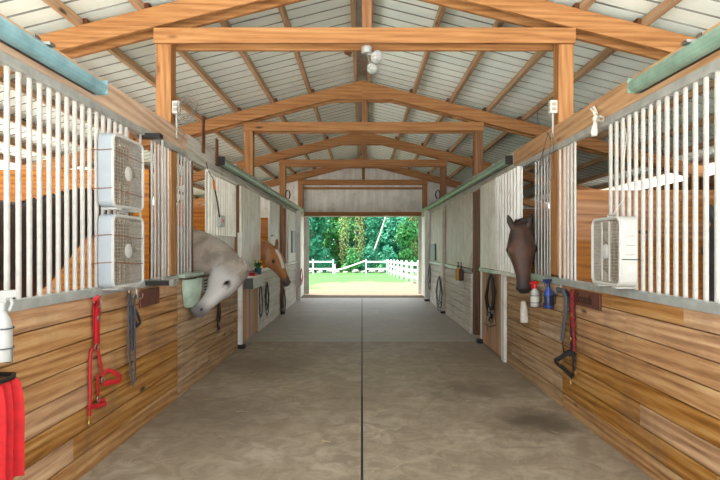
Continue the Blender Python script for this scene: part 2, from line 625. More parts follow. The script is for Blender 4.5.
ordn = ['ridge', 'second', 'third', 'fourth', 'fifth', 'sixth', 'seventh', 'eighth', 'ninth', 'eave']
for sd in (-1, 1):
    for i, px in enumerate((.1, .84, 1.44, 2.03, 2.6, 3.2, 3.8, 4.4, 4.95, 5.45)):
        x = sd * px
        place = 'at the ridge' if i == 0 else 'at the eave' if i == 9 else f'{ordn[i]} down from the ridge'
        o = put('purlin', MB().box(x - .026, x + .026, Y0, YE, zt(px) + .002, zt(px) + .083), 'purlin')
        tag(o, f'long pine purlin under the {SIDE[sd]} roof slope, {place}', 'purlin', 'roof purlins')

# ribbed sheet roof
PITCH = .2286
for sd in (-1, 1):
    ys = []
    k = 0
    while Y0 - .1 + k * PITCH < YE + .1:
        y = Y0 - .1 + k * PITCH
        ys += [(y, 0), (y + .182, 0), (y + .187, .03), (y + .207, .03), (y + .212, 0)]
        k += 1
    vs, fs = [], []
    for (y, h) in ys:
        for x in (0.0, sd * 5.75):
            vs.append((x, y, 4.182 - .25 * abs(x) + h))
    for i in range(len(ys) - 1):
        fs.append((2 * i, 2 * i + 1, 2 * i + 3, 2 * i + 2))
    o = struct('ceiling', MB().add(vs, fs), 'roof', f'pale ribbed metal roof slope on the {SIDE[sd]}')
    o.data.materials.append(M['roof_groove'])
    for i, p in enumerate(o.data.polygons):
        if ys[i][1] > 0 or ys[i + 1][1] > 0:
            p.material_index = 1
struct('trim_1', MB().prism([(-.078, 4.155), (.078, 4.155), (.078, 4.163), (0, 4.19), (-.078, 4.163)], 1, Y0, YE), 'galv', 'grey metal strip under the ridge')

# plate beams with the channel that holds the bars
for sd, X in ((-1, XL), (1, XR)):
    s = sd
    a = X + s * .003
    t = thing('plate_beam', f'long timber plate beam over the {SIDE[s]} stall fronts', 'beam', (X, 8, 2.3))
    put('weathered_length', MB().box(a, a + s * .037, 1.0, 5.25 if s < 0 else 6.2, 2.36, 2.54), 'plate' if s < 0 else 'plate_warm', t, bevel=.004)
    put('whitewashed_length', MB().box(a, a + s * .037, 5.254 if s < 0 else 6.204, 15.9, 2.30, 2.54), 'plate_white', t, bevel=.004)
    put('bar_channel', MB().box(X - s * .006, X + s * .04, 1.0, 5.25 if s < 0 else 6.2, 2.305, 2.358), 'galv', t, bevel=.003)


def track(side, y0, y1, mat, label):
    """Round-topped sliding-door track boxed in front of the plate beam."""
    X = XL if side < 0 else XR
    q = lambda d, z: (X - side * d, z)
    poly = [q(.02, 2.40), q(.05, 2.402), q(.072, 2.412), q(.084, 2.432), q(.084, 2.456), q(.074, 2.476), q(.055, 2.488), q(.03, 2.49), q(.004, 2.485), q(.004, 2.42), q(.02, 2.42)]
    t = thing('door_track', label, 'track', (X, (y0 + y1) / 2, 2.4), 'sliding door tracks')
    put('track_cover', MB().prism(poly, 1, y0, y1), mat, t)
    put('slot', MB().box(X - side * .001, X - side * .0195, y0 + .01, y1 - .01, 2.398, 2.419), 'black_steel', t)
    n = max(2, int((y1 - y0) / 1.2))
    for k in range(n):
        y = y0 + (k + .5) * (y1 - y0) / n
        put('track_bracket', MB().box(X - side * .002, X - side * .088, y - .025, y + .025, 2.484, 2.5).box(X - side * .001, X - side * .008, y - .025, y + .025, 2.49, 2.54), 'steel', t)
    if y0 > 4:
        put('end_cap', MB().box(X - side * .004, X - side * .09, y0 - .02, y0, 2.395, 2.495), 'black_steel', t)
    else:
        put('end_cap', MB().box(X - side * .004, X - side * .084, y1, y1 + .012, 2.40, 2.492), mat, t)


track(-1, 1.0, 3.41, 'track_blue', 'blue-grey sliding door track above the barred stall with the two box fans')
track(1, 1.0, 3.37, 'track_green', 'grey-green sliding door track above the bars behind the single box fan')
track(-1, 6.33, 14.9, 'track_green', 'long pale green door track running above the white horse and the chestnut horse')
track(1, 6.24, 14.9, 'track_green', 'long pale green door track beyond the brown horse')

# ------------------------------------------------------------------ floor, outer walls, partitions, gable
mb = MB()
js = [.3, 1.33, 4.99, 8.65, 12.31, 14.8]
for i in range(5):
    for (x0, x1) in ((-1.77, .0), (.0, 1.82)):
        mb.box(x0 + (.008 if x0 == 0 else 0), x1 - (.008 if x1 == 0 else 0), js[i] + .006, js[i + 1] - .006, -.12, 0)
jt = MB().box(-.008, .008, .3, 14.8, -.13, -.007)
for y in js[1:5]:
    jt.box(-1.77, -.0081, y - .006, y + .006, -.13, -.006).box(.0081, 1.82, y - .006, y + .006, -.13, -.006)
struct('trim_2', jt, 'ink', 'dark filler in the joints of the concrete aisle', origin=(0, 0, 0))
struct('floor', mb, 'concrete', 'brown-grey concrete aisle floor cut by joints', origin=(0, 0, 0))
struct('floor', MB().box(-5.5, -1.775, Y0, YE, -.1, -.004), 'dirt', 'bedding floor of the stalls on the left', origin=(-3.6, 8, 0))
struct('floor', MB().box(1.825, 5.5, Y0, YE, -.1, -.004), 'dirt', 'bedding floor of the stalls on the right', origin=(3.6, 8, 0))


def boards(name, label, sd, y0, y1, z0, z1, mat, thick=.038, proud=0.0, n=None, kind=True, parent=None):
    """Horizontal boards of one stall front."""
    X = (XL if sd < 0 else XR) - sd * proud
    mb = MB()
    h = .1405
    z = z0
    while z < z1 - .02:
        zz = min(z + h - .006, z1)
        c = .004
        a, b = X, X + sd * thick
        mb.prism([(a + sd * c, z), (b, z), (b, zz), (a + sd * c, zz), (a, zz - c), (a, z + c)], 1, y0, y1)
        z += h
    mb.box(X + sd * (thick - .004), X + sd * (thick + .004), y0, y1, z0, z1)
    o = struct(name, mb, mat, label, parent, origin=(X, (y0 + y1) / 2, z0))
    return o


boards('wall_left', 'brown board wall under the bars with red halter and two box fans', -1, 1.0, 4.955, .0, 1.12, 'board')
boards('wall_right', 'brown board wall under the single box fan', 1, 1.0, 4.69, .0, 1.10, 'board')
boards('wall_right', 'lighter board wall under the brown horse and spray bottles', 1, 4.70, 6.5, .0, 1.10, 'board_pale')
# outer walls and partitions
mb = MB()
for k in range(8):
    mb.box(-5.5, -5.46, Y0, YE, .15 * k, .15 * k + .145)
mb.box(-5.49, -5.47, Y0, YE, .0, 1.19)
struct('wall_left', mb, 'divider', 'low outer wall of the stalls on the left')  # unseen wall kept low so light off the ground reaches the roof
mb = MB()
for k in range(17):
    if k < 17:
        mb.box(5.46, 5.5, Y0, YE, .15 * k, .15 * k + .145)
mb.box(5.47, 5.49, Y0, YE, .0, 2.54)
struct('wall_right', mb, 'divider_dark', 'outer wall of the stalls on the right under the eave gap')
for sd in (-1, 1):
    for y in (Y0 + .1, 4.95, 8.61, 12.27, 15.85):
        put('outer_post', MB().box(sd * 5.3, sd * 5.44, y - .07, y + .07, 0, zt(5.4) - .19), 'pine_z')
        tag(COL.objects[-1], f'pine post at the outer wall of the {SIDE[sd]} stalls', 'post', f'outer wall posts {SIDE[sd]}')
for sd, tops in ((-1, (2.14, 2.1, 2.1)), (1, (1.95, 2.05, 2.05))):
    for k, y in enumerate((4.95, 8.61, 12.27)):
        x0, x1 = sd * 1.98, sd * 5.28
        mb = MB()
        z = 0
        while z < tops[k] - .02:
            mb.box(x0, x1, y - .02, y + .02, z, min(z + .18, tops[k]))
            z += .185
        mb.box(x0, x1, y - .012, y + .012, .01, tops[k] - .01)
        nm = ['first', 'second', 'third'][k]
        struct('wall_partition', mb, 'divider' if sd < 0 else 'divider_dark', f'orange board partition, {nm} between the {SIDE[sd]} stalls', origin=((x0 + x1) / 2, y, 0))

# gable end with upright siding
mb = MB()
top = lambda x: 4.175 - .25 * abs(x)
x = -5.5
while x < 5.49:
    x1 = min(x + .3, 5.5)
    z0 = 2.47 if (x >= -1.81 and x1 <= 1.9) else 0
    for (a, b, d) in ((x, x1 - .07, 0), (x1 - .07, x1 - .035, .022), (x1 - .035, x1, 0)):
        mb.prism([(a, z0), (b, z0), (b, top(b)), (a, top(a))], 1, YE - d, YE + .02)
    x = x1
struct('wall_back', mb, 'siding', 'pale ribbed gable siding above the far doorway', origin=(0, YE, 2.3))
t = thing('header_beam', 'pine header beam across the top of the far doorway', 'beam', (0, YE - .06, 2.35))
put('lintel_board', MB().box(-1.78, 1.83, YE - .085, YE - .045, 2.355, 2.47), 'pine_x', t, bevel=.004)
put('upper_rail', MB().box(-1.78, 1.83, YE - .07, YE - .03, 3.15, 3.22), 'pine_x', t, bevel=.004)
put('top_edge', MB().box(-1.78, 1.83, YE - .04, YE + .03, 2.33, 2.352), 'white_trim', t)
# ------------------------------------------------------------------ barred grilles
def grille(label, sd, ys, z0=1.14, z1=2.31, x_in=.02, tall=None, dia=.0135, grp='barred stall grilles'):
    X = (XL if sd < 0 else XR) + sd * x_in
    ym = sum(ys) / len(ys)
    t = thing('stall_grille', label, 'grille', (X, ym, z0), grp)
    proto = None
    for i, y in enumerate(ys):
        if proto is None:
            mb = MB().tube([(X, y, z0), (X, y, z1)], dia, 10)
            proto = put('bar', mb, 'bar', t, True)
            yb = y
        else:
            copy_part(proto, t, (0, y - yb, 0))
    if tall:
        y, ext, out = tall
        put('tall_bar', MB().tube([(X - sd * out, y, z0), (X - sd * out, y, z1 + ext)], dia * 1.15, 10), 'bar', t, True)
    return t


g = grille('white barred grille behind the two stacked box fans', -1, [2.605 - .0885 * k for k in range(5, 0, -1)] + [2.605 + .0880 * k for k in range(16)])
g = grille('white barred gate held between two black steel brackets', -1, [4.17, 4.40, 4.47, 4.55, 4.62, 4.70, 4.78], tall=(4.45, .02, .07), dia=.0092)
for (z, d0, d1) in ((2.30, .05, .125), (1.13, .05, .20)):
    q = XL + .05 * -1
    put('bracket', MB().box(q, XL + d1, 4.19, 4.27, z - .016, z + .022), 'black_steel', g, bevel=.003)
put('bracket_cap', MB().box(XL + .201, XL + .235, 4.188, 4.272, 1.108, 1.16), 'steel', g)
grille('short white barred grille just before the white horse', -1, [5.03, 5.12, 5.21, 5.30, 5.385], 1.15, 2.31, dia=.0095)
grille('white barred grille with the single box fan hung on it', 1, [2.68 - .0885 * k for k in range(5, 0, -1)] + [2.68 + .0885 * k for k in range(14)], 1.13, 2.31, .022)
grille('five white bars between the single box fan and the wooden stud', 1, [4.47, 4.545, 4.62, 4.70, 4.81], 1.13, 2.31, .022, dia=.011)
grille('white bars just beside the brown horse', 1, [5.06, 5.13, 5.21, 5.30, 5.39, 5.48], 1.13, 2.31, .022, dia=.0092)


def rail(label, sd, y0, y1, z, mat='galv', out=.008, h=.034, grp='stall sills'):
    X = XL if sd < 0 else XR
    t = thing('sill_rail', label, 'rail', (X, (y0 + y1) / 2, z), grp)
    put('channel', MB().box(X - sd * out, X + sd * .045, y0, y1, z, z + h), mat, t, bevel=.004)
    put('lip', MB().box(X - sd * (out + .004), X - sd * out, y0, y1, z - .02, z + h - .008), mat, t)
    return t


rail('grey metal channel under the bars and the two box fans', -1, 1.0, 4.95, 1.122)
rail('grey metal channel under the single box fan', 1, 1.0, 4.69, 1.104)
rail('pale green sill under the brown horse and the spray bottles', 1, 4.70, 5.84, 1.104, 'sill')


def stud(label, sd, y0, y1, mat='stud', z0=1.16, z1=2.30, x=.012, w=.09):
    X = (XL if sd < 0 else XR) + sd * x
    o = put('stud', MB().box(X, X + sd * w, y0, y1, z0, z1), mat, bevel=.003)
    tag(o, label, 'stud', 'studs between the grilles')


stud('wooden stud between the bracketed gate and the bars by the white horse', -1, 4.83, 4.975, 'pine_z')
stud('thin dark stud at the white horse opening', -1, 5.43, 5.46, 'post_dark')
stud('narrow pale stud in the gap behind the box fans', -1, 4.04, 4.12, 'pine_z', x=.05)
stud('wooden stud between two sets of bars by the brown horse', 1, 4.845, 5.02, 'pine_z')
stud('brown stud at the doorway edge behind the white horse', -1, 7.35, 7.5, 'stud', 0, 2.3)


def upright_sheet(sd, y0, y1, z0, z1, pitch, rib, h, x=0.0, thick=.012):
    """Ribbed sheet standing in the stall front; ribs face the aisle."""
    X = (XL if sd < 0 else XR) + sd * x
    pts = []
    y = y0
    while y < y1 - 1e-6:
        e = min(y + pitch, y1)
        pts += [(X, y), (X, max(y, e - rib * 1.6)), (X - sd * h, max(y, e - rib * 1.3)), (X - sd * h, max(y, e - rib * .3)), (X, e)]
        y = e
    pts += [(X + sd * thick, y1), (X + sd * thick, y0)]
    out = [pts[0]]
    for p in pts[1:]:
        if (abs(p[0] - out[-1][0]) + abs(p[1] - out[-1][1])) > 1e-5:
            out.append(p)
    return MB().prism(out, 2, z0, z1)


def door(n, label):
    o = bpy.data.objects.new(f'door_{n}', None)
    COL.objects.link(o)
    o['kind'] = 'structure'
    o['label'] = label
    o['category'] = 'door'
    return o


def at(o, loc):
    o.location = loc
    WORLD[o.name] = Matrix.Translation(V(loc))
    return o


def bx(sd, d0, d1, y0, y1, z0, z1):
    X = XL if sd < 0 else XR
    return MB().box(X - sd * d0, X - sd * d1, y0, y1, z0, z1)


# door 1: stall of the white horse
d = at(door(1, 'pale board stall front over which the white horse leans'), (XL, 6.2, 0))
boards('board_panel', None, -1, 4.965, 7.36, 0, 1.12, 'board_pale', parent=d)
put('ribbed_panel', upright_sheet(-1, 5.98, 7.34, 1.56, 2.30, .115, .03, .018, .035), 'white_panel', d)
put('lower_sheet', MB().box(XL - .05, XL - .04, 6.0, 7.34, 1.16, 1.57), 'white_panel', d)
put('sill', bx(-1, -.05, .055, 5.0, 6.1, 1.125, 1.16), 'sill', d, bevel=.004)
put('edge_trim', bx(-1, -.01, .05, 7.38, 7.45, .06, 1.62), 'white_trim', d, bevel=.004)
put('floor_guide', bx(-1, -.01, .09, 7.37, 7.47, .0, .06), 'black_steel', d, bevel=.01)
put('top_rail', bx(-1, -.03, .004, 5.98, 7.34, 2.27, 2.30), 'white_trim', d)
# door 2: tan upright boards and white boards above, beside the chestnut horse
d = at(door(2, 'tan upright boards below white boards beside the chestnut horse'), (XL, 8.2, 0))
put('tan_panel', upright_sheet(-1, 7.55, 8.78, .03, 1.06, .14, .006, -.006, .0, .03), 'tan_vertical', d)
put('white_panel', upright_sheet(-1, 7.62, 9.06, 1.10, 2.30, .16, .012, -.008, .01, .03), 'white_panel', d)
put('sill', bx(-1, -.03, .03, 7.5, 9.06, 1.06, 1.10), 'white_trim', d, bevel=.004)
put('edge_stud', bx(-1, -.09, -.015, 8.80, 8.86, 0, 1.06), 'stud', d)
put('latch', bx(-1, -.01, .05, 7.9, 8.0, 1.18, 1.22), 'steel', d)
# door 3: chestnut horse
d = at(door(3, 'whitewashed board stall front under the chestnut horse'), (XL, 10, 0))
boards('board_panel', None, -1, 8.87, 11.2, 0, 1.0, 'board_white', parent=d)
put('sill', bx(-1, -.05, .02, 8.87, 11.2, 1.0, 1.04), 'white_trim', d, bevel=.004)
put('upper_panel', upright_sheet(-1, 9.95, 11.0, 1.06, 2.30, .15, .012, -.008, .01, .03), 'white_panel', d)
put('panel_frame', bx(-1, -.012, .008, 9.88, 9.95, 1.04, 2.30), 'white_trim', d)
put('latch', bx(-1, -.01, .06, 9.96, 10.1, 1.62, 1.65), 'steel', d)
put('edge_trim', bx(-1, -.01, .03, 11.21, 11.29, .0, 2.3), 'post_dark', d, bevel=.004)
put('floor_guide', bx(-1, -.01, .09, 11.2, 11.32, .0, .06), 'black_steel', d, bevel=.01)
# door 4: last stall on the left
d = at(door(4, 'whitewashed front of the stall nearest the far doorway on the left'), (XL, 13, 0))
boards('board_panel', None, -1, 11.95, 13.9, 0, 1.0, 'board_white', parent=d)
put('sill', bx(-1, -.05, .02, 11.95, 13.9, 1.0, 1.04), 'white_trim', d, bevel=.004)
put('upper_panel', upright_sheet(-1, 12.5, 13.9, 1.06, 2.30, .16, .012, -.008, .01, .03), 'white_panel', d)
put('edge_trim', bx(-1, -.01, .11, 13.92, 14.02, .0, 2.38), 'white_trim', d, bevel=.004)
put('end_panel', bx(-1, -.03, -.01, 14.03, 15.85, .0, 2.30), 'white_panel', d)
put('vent_panel', bx(-1, -.005, .02, 13.0, 13.6, 1.28, 1.82), 'box_grey', d, bevel=.004)
# door 5: right, beside the brown horse
d = at(door(5, 'white ribbed sliding door pushed back beside the brown horse'), (XR, 6.9, 0))
put('ribbed_panel', upright_sheet(1, 5.86, 6.95, 1.12, 2.32, .125, .045, .03, -.01), 'white_trim', d)
put('board_panel_upper', upright_sheet(1, 6.96, 7.86, 1.12, 2.32, .15, .012, -.008, -.02, .03), 'white_panel', d)
put('lower_sill', bx(1, -.04, .04, 5.86, 6.95, 1.075, 1.115), 'white_trim', d, bevel=.004)
put('far_sill', bx(1, -.04, .045, 6.96, 7.86, 1.065, 1.115), 'sill', d, bevel=.004)
put('edge_trim', bx(1, -.03, .03, 6.52, 6.66, .0, 1.07), 'white_trim', d, bevel=.004)
put('tan_panel', upright_sheet(1, 6.67, 7.84, .02, 1.06, .13, .008, -.008, .0, .03), 'tan_vertical', d)
put('floor_guide', bx(1, -.01, .08, 7.78, 7.9, .0, .06), 'black_steel', d, bevel=.01)
put('edge_strip', bx(1, -.03, .012, 7.85, 7.90, .06, 2.3), 'white_trim', d)
# door 6: right, the stall with the amber bottle
d = at(door(6, 'grey whitewashed stall front with the amber spray bottle'), (XR, 10, 0))
boards('board_panel', None, 1, 8.66, 11.3, 0, 1.0, 'board_white', parent=d)
put('upper_panel', upright_sheet(1, 8.66, 11.3, 1.07, 2.30, .17, .012, -.008, .01, .03), 'panel_tan', d)
put('sill', bx(1, -.04, .02, 8.75, 11.3, 1.005, 1.06), 'galv', d, bevel=.004)
put('edge_trim', bx(1, -.01, .06, 11.33, 11.5, .04, 2.3), 'panel_tan', d, bevel=.004)
put('floor_guide', bx(1, -.01, .09, 11.3, 11.5, .0, .05), 'black_steel', d, bevel=.01)
# door 7: last stall on the right
d = at(door(7, 'grey whitewashed front of the stall nearest the far doorway on the right'), (XR, 13, 0))
boards('board_panel', None, 1, 11.6, 13.9, 0, 1.0, 'board_white', parent=d)
put('upper_panel', upright_sheet(1, 11.6, 13.9, 1.07, 2.30, .17, .012, -.008, .01, .03), 'panel_tan', d)
put('sill', bx(1, -.04, .03, 11.6, 13.9, 1.005, 1.06), 'galv', d, bevel=.004)
put('vent_panel', bx(1, -.005, .025, 12.75, 13.6, 1.1, 1.5), 'box_grey', d, bevel=.004)
put('edge_trim', bx(1, -.01, .12, 13.92, 14.02, .0, 2.38), 'white_trim', d, bevel=.004)
put('end_panel', bx(1, -.03, -.01, 14.03, 15.85, .0, 2.30), 'white_panel', d)
put('floor_guide', bx(1, -.01, .13, 13.86, 14.05, .0, .05), 'black_steel', d, bevel=.01)


# ------------------------------------------------------------------ box fans
def box_fan(name, label, c, hw, hh, dep, nrm, yaw_side, grp=None):
    """C: centre of the back; NRM: the way the grille faces; square shell with rounded corners."""
    n = V(nrm).normalized()
    up = V((0, 0, 1))
    rt = up.cross(n).normalized()
    c = V(c)
    t = thing(name, label, 'fan', (c.x, c.y, c.z - hh), grp)
    P = lambda a, b, d: c + rt * a + up * b + n * d

    def outline(k, d, rad=.045):
        pts = []
        w, h = hw * k, hh * k
        for cx, cy, a0 in ((w - rad, h - rad, 0), (-w + rad, h - rad, 90), (-w + rad, -h + rad, 180), (w - rad, -h + rad, 270)):
            for i in range(5):
                a = R(a0 + i * 22.5)
                pts.append(P(cx + rad * math.cos(a), cy + rad * math.sin(a), d))
        return pts
    shell = MB().loft([outline(.955, dep * .02), outline(1, dep * .1), outline(1, dep * .92), outline(.985, dep), outline(.93, dep), outline(.92, dep * .86), outline(.92, dep * .1), outline(.955, dep * .02)], caps=False)
    put('housing', shell, 'fan_grey' if yaw_side else 'fan_white', t, True)
    rim = MB().tube(outline(.965, dep), .011, 6, True)
    put('front_rim', rim, 'fan_white', t, True)
    # grille: fine square mesh, with slightly heavier ribs
    gm = MB()
    nb = 19
    for i in range(nb):
        q = -.9 + 1.8 * (i + .5) / nb
        gm.obox(P(q * hw, 0, dep * .97), rt, up, n, .0017, hh * .93, .002)
        gm.obox(P(0, q * hh, dep * .96), rt, up, n, hw * .93, .002, .002)
    fg = put('front_grille', gm, 'fan_grille', t)
    bk = MB()
    for i in range(12):
        q = -.9 + 1.8 * (i + .5) / 12
        bk.obox(P(q * hw, 0, dep * .06), rt, up, n, .002, hh * .92, .003)
        bk.obox(P(0, q * hh, dep * .05), rt, up, n, hw * .92, .002, .003)
    put('rear_grille', bk, 'fan_rear', t)
    put('badge', MB().lathe([(.0, dep * .96), (.05, dep * .97), (.05, dep * 1.02), (.043, dep * 1.06), (.024, dep * 1.05), (.02, dep * 1.08), (0, dep * 1.085)], c, n, 24), 'fan_white', fg, True)
    mot = put('motor', MB().lathe([(0, dep * .2), (.06, dep * .2), (.06, dep * .6), (0, dep * .62)], c, n, 16), 'fan_blade', t, True)
    for k in range(5):
        a = R(72 * k + 15)
        rows = []
        for s_ in (.05, .10, .15, .195):
            wdt = .045 + .5 * s_
            aa = [a - wdt * .5 / max(s_, .09) * .8, a + wdt * .5 / max(s_, .09) * .8]
            rows.append([P(s_ * math.cos(aa[0]), s_ * math.sin(aa[0]), dep * .72), P(s_ * math.cos(aa[1]), s_ * math.sin(aa[1]), dep * .32), P(s_ * math.cos(aa[1]), s_ * math.sin(aa[1]), dep * .29), P(s_ * math.cos(aa[0]), s_ * math.sin(aa[0]), dep * .69)])
        put('blade', MB().loft(rows), 'fan_blade', mot, True)
    for a in (-.6, .6):
        put('foot', MB().obox(P(a * hw, -hh - .006, dep * .5), rt, up, n, .03, .008, dep * .55), 'fan_white', t)
    put('handle', MB().tube([P(-.07, hh - .004, dep * .6), P(-.065, hh + .02, dep * .6), P(.065, hh + .02, dep * .6), P(.07, hh - .004, dep * .6)], .006, 6), 'fan_white', t, True)
    return t, P


for (zc, nm, lab, wires) in ((1.925, 'box_fan', 'upper of the two box fans stacked on the left bars', (.13, -.12)), (1.392, 'box_fan', 'lower of the two box fans stacked on the left bars', (.11, -.07))):
    t, P = box_fan('box_fan', 'white box fan wired to the bars, ' + lab.split(' on ')[0], (XL + .012, 3.665, zc), .225, .243, .1, (1, -.035, 0), True, 'box fans')
    for w in wires:
        zz = w
        put('tie_wire', MB().tube([P(-.29, zz - .012, .0), P(-.232, zz - .006, .02), P(-.228, zz, .1), P(-.05, zz - .012, .107), P(.1, zz - .02, .107), P(.226, zz - .022, .106), P(.23, zz - .02, .02)], .0028, 6), 'rust_wire', t, True)
t, P = box_fan('box_fan', 'white box fan hung by string on the bars opposite the other two fans', (XR - .004, 3.60, 1.39), .21, .228, .115, (-1, .0, 0), False, 'box fans')
o = put('rating_label', MB().obox(P(.2105, -.11, .045), (0, 1, 0), (0, 0, 1), (1, 0, 0), .0008, .02, .022), 'label_paper', t)
for b in (.1, .04, -.02):
    put('side_seam', MB().obox(P(.2106, b, .055), (0, 1, 0), (0, 0, 1), (1, 0, 0), .0008, .002, .03), 'fan_grille', t)
for a in (-.055, .055):
    put('grille_rib', MB().obox(P(a, 0, .117), (0, 1, 0), (0, 0, 1), (1, 0, 0), .007, .2, .003), 'fan_white', t)
put('tie_wire', MB().tube([P(.17, -.045, .118), P(.212, -.05, .11), P(.214, -.052, .0), P(.24, -.054, .002)], .003, 6), 'cord_black', t, True)
put('hanging_string', MB().tube([P(-.06, .22, .06), P(-.03, .30, .02), P(.03, .36, .004), P(.0, .55, .003), P(.06, .75, .004), P(.02, .9, .005)], .003, 6), 'cord_white', t, True)
# ------------------------------------------------------------------ horses
def ring(c, dv, wv, top, bot, hw, n=22, p=2.3):
    out = []
    for j in range(n):
        a = 2 * math.pi * j / n
        ca, sa = math.cos(a), math.sin(a)
        w = hw * math.copysign(abs(ca) ** (2 / p), ca)
        d = (top if sa > 0 else bot) * math.copysign(abs(sa) ** (2 / p), sa)
        out.append(V(c) + V(wv) * w + V(dv) * d)
    return out


HEAD = [(-.055, .05, .05, .045), (-.02, .075, .12, .072), (.05, .085, .165, .088), (.12, .093, .195, .1), (.19, .094, .205, .104), (.25, .086, .19, .096), (.31, .074, .15, .08),
        (.38, .062, .11, .066), (.45, .054, .086, .056), (.52, .05, .078, .054), (.57, .05, .08, .057), (.605, .042, .08, .052), (.63, .022, .07, .042), (.645, .004, .045, .026)]
TORSO = [(-.80, 1.2, .12, .10), (-.70, 1.18, .27, .2), (-.5, 1.18, .32, .27), (-.2, 1.13, .32, .29), (.1, 1.10, .33, .285), (.32, 1.14, .35, .25), (.5, 1.15, .33, .22), (.66, 1.12, .25, .18), (.78, 1.1, .14, .11)]
FORE = [(0, 1.12, .14, .09), (.02, .92, .12, .085), (.03, .76, .085, .07), (.02, .62, .062, .055), (.02, .5, .054, .05), (.02, .44, .05, .045), (.015, .38, .036, .032), (.01, .22, .034, .03), (.01, .15, .044, .04), (.04, .09, .036, .034), (.06, .05, .055, .05), (.07, .0, .066, .06)]
HIND = [(.02, 1.2, .22, .1), (.06, 1.0, .22, .12), (.10, .84, .15, .1), (.04, .7, .1, .07), (-.06, .58, .066, .052), (-.12, .51, .06, .048), (-.12, .44, .05, .042), (-.1, .36, .038, .034), (-.08, .2, .036, .032), (-.07, .14, .046, .042), (-.04, .085, .038, .035), (-.02, .05, .056, .05), (-.01, 0, .068, .06)]


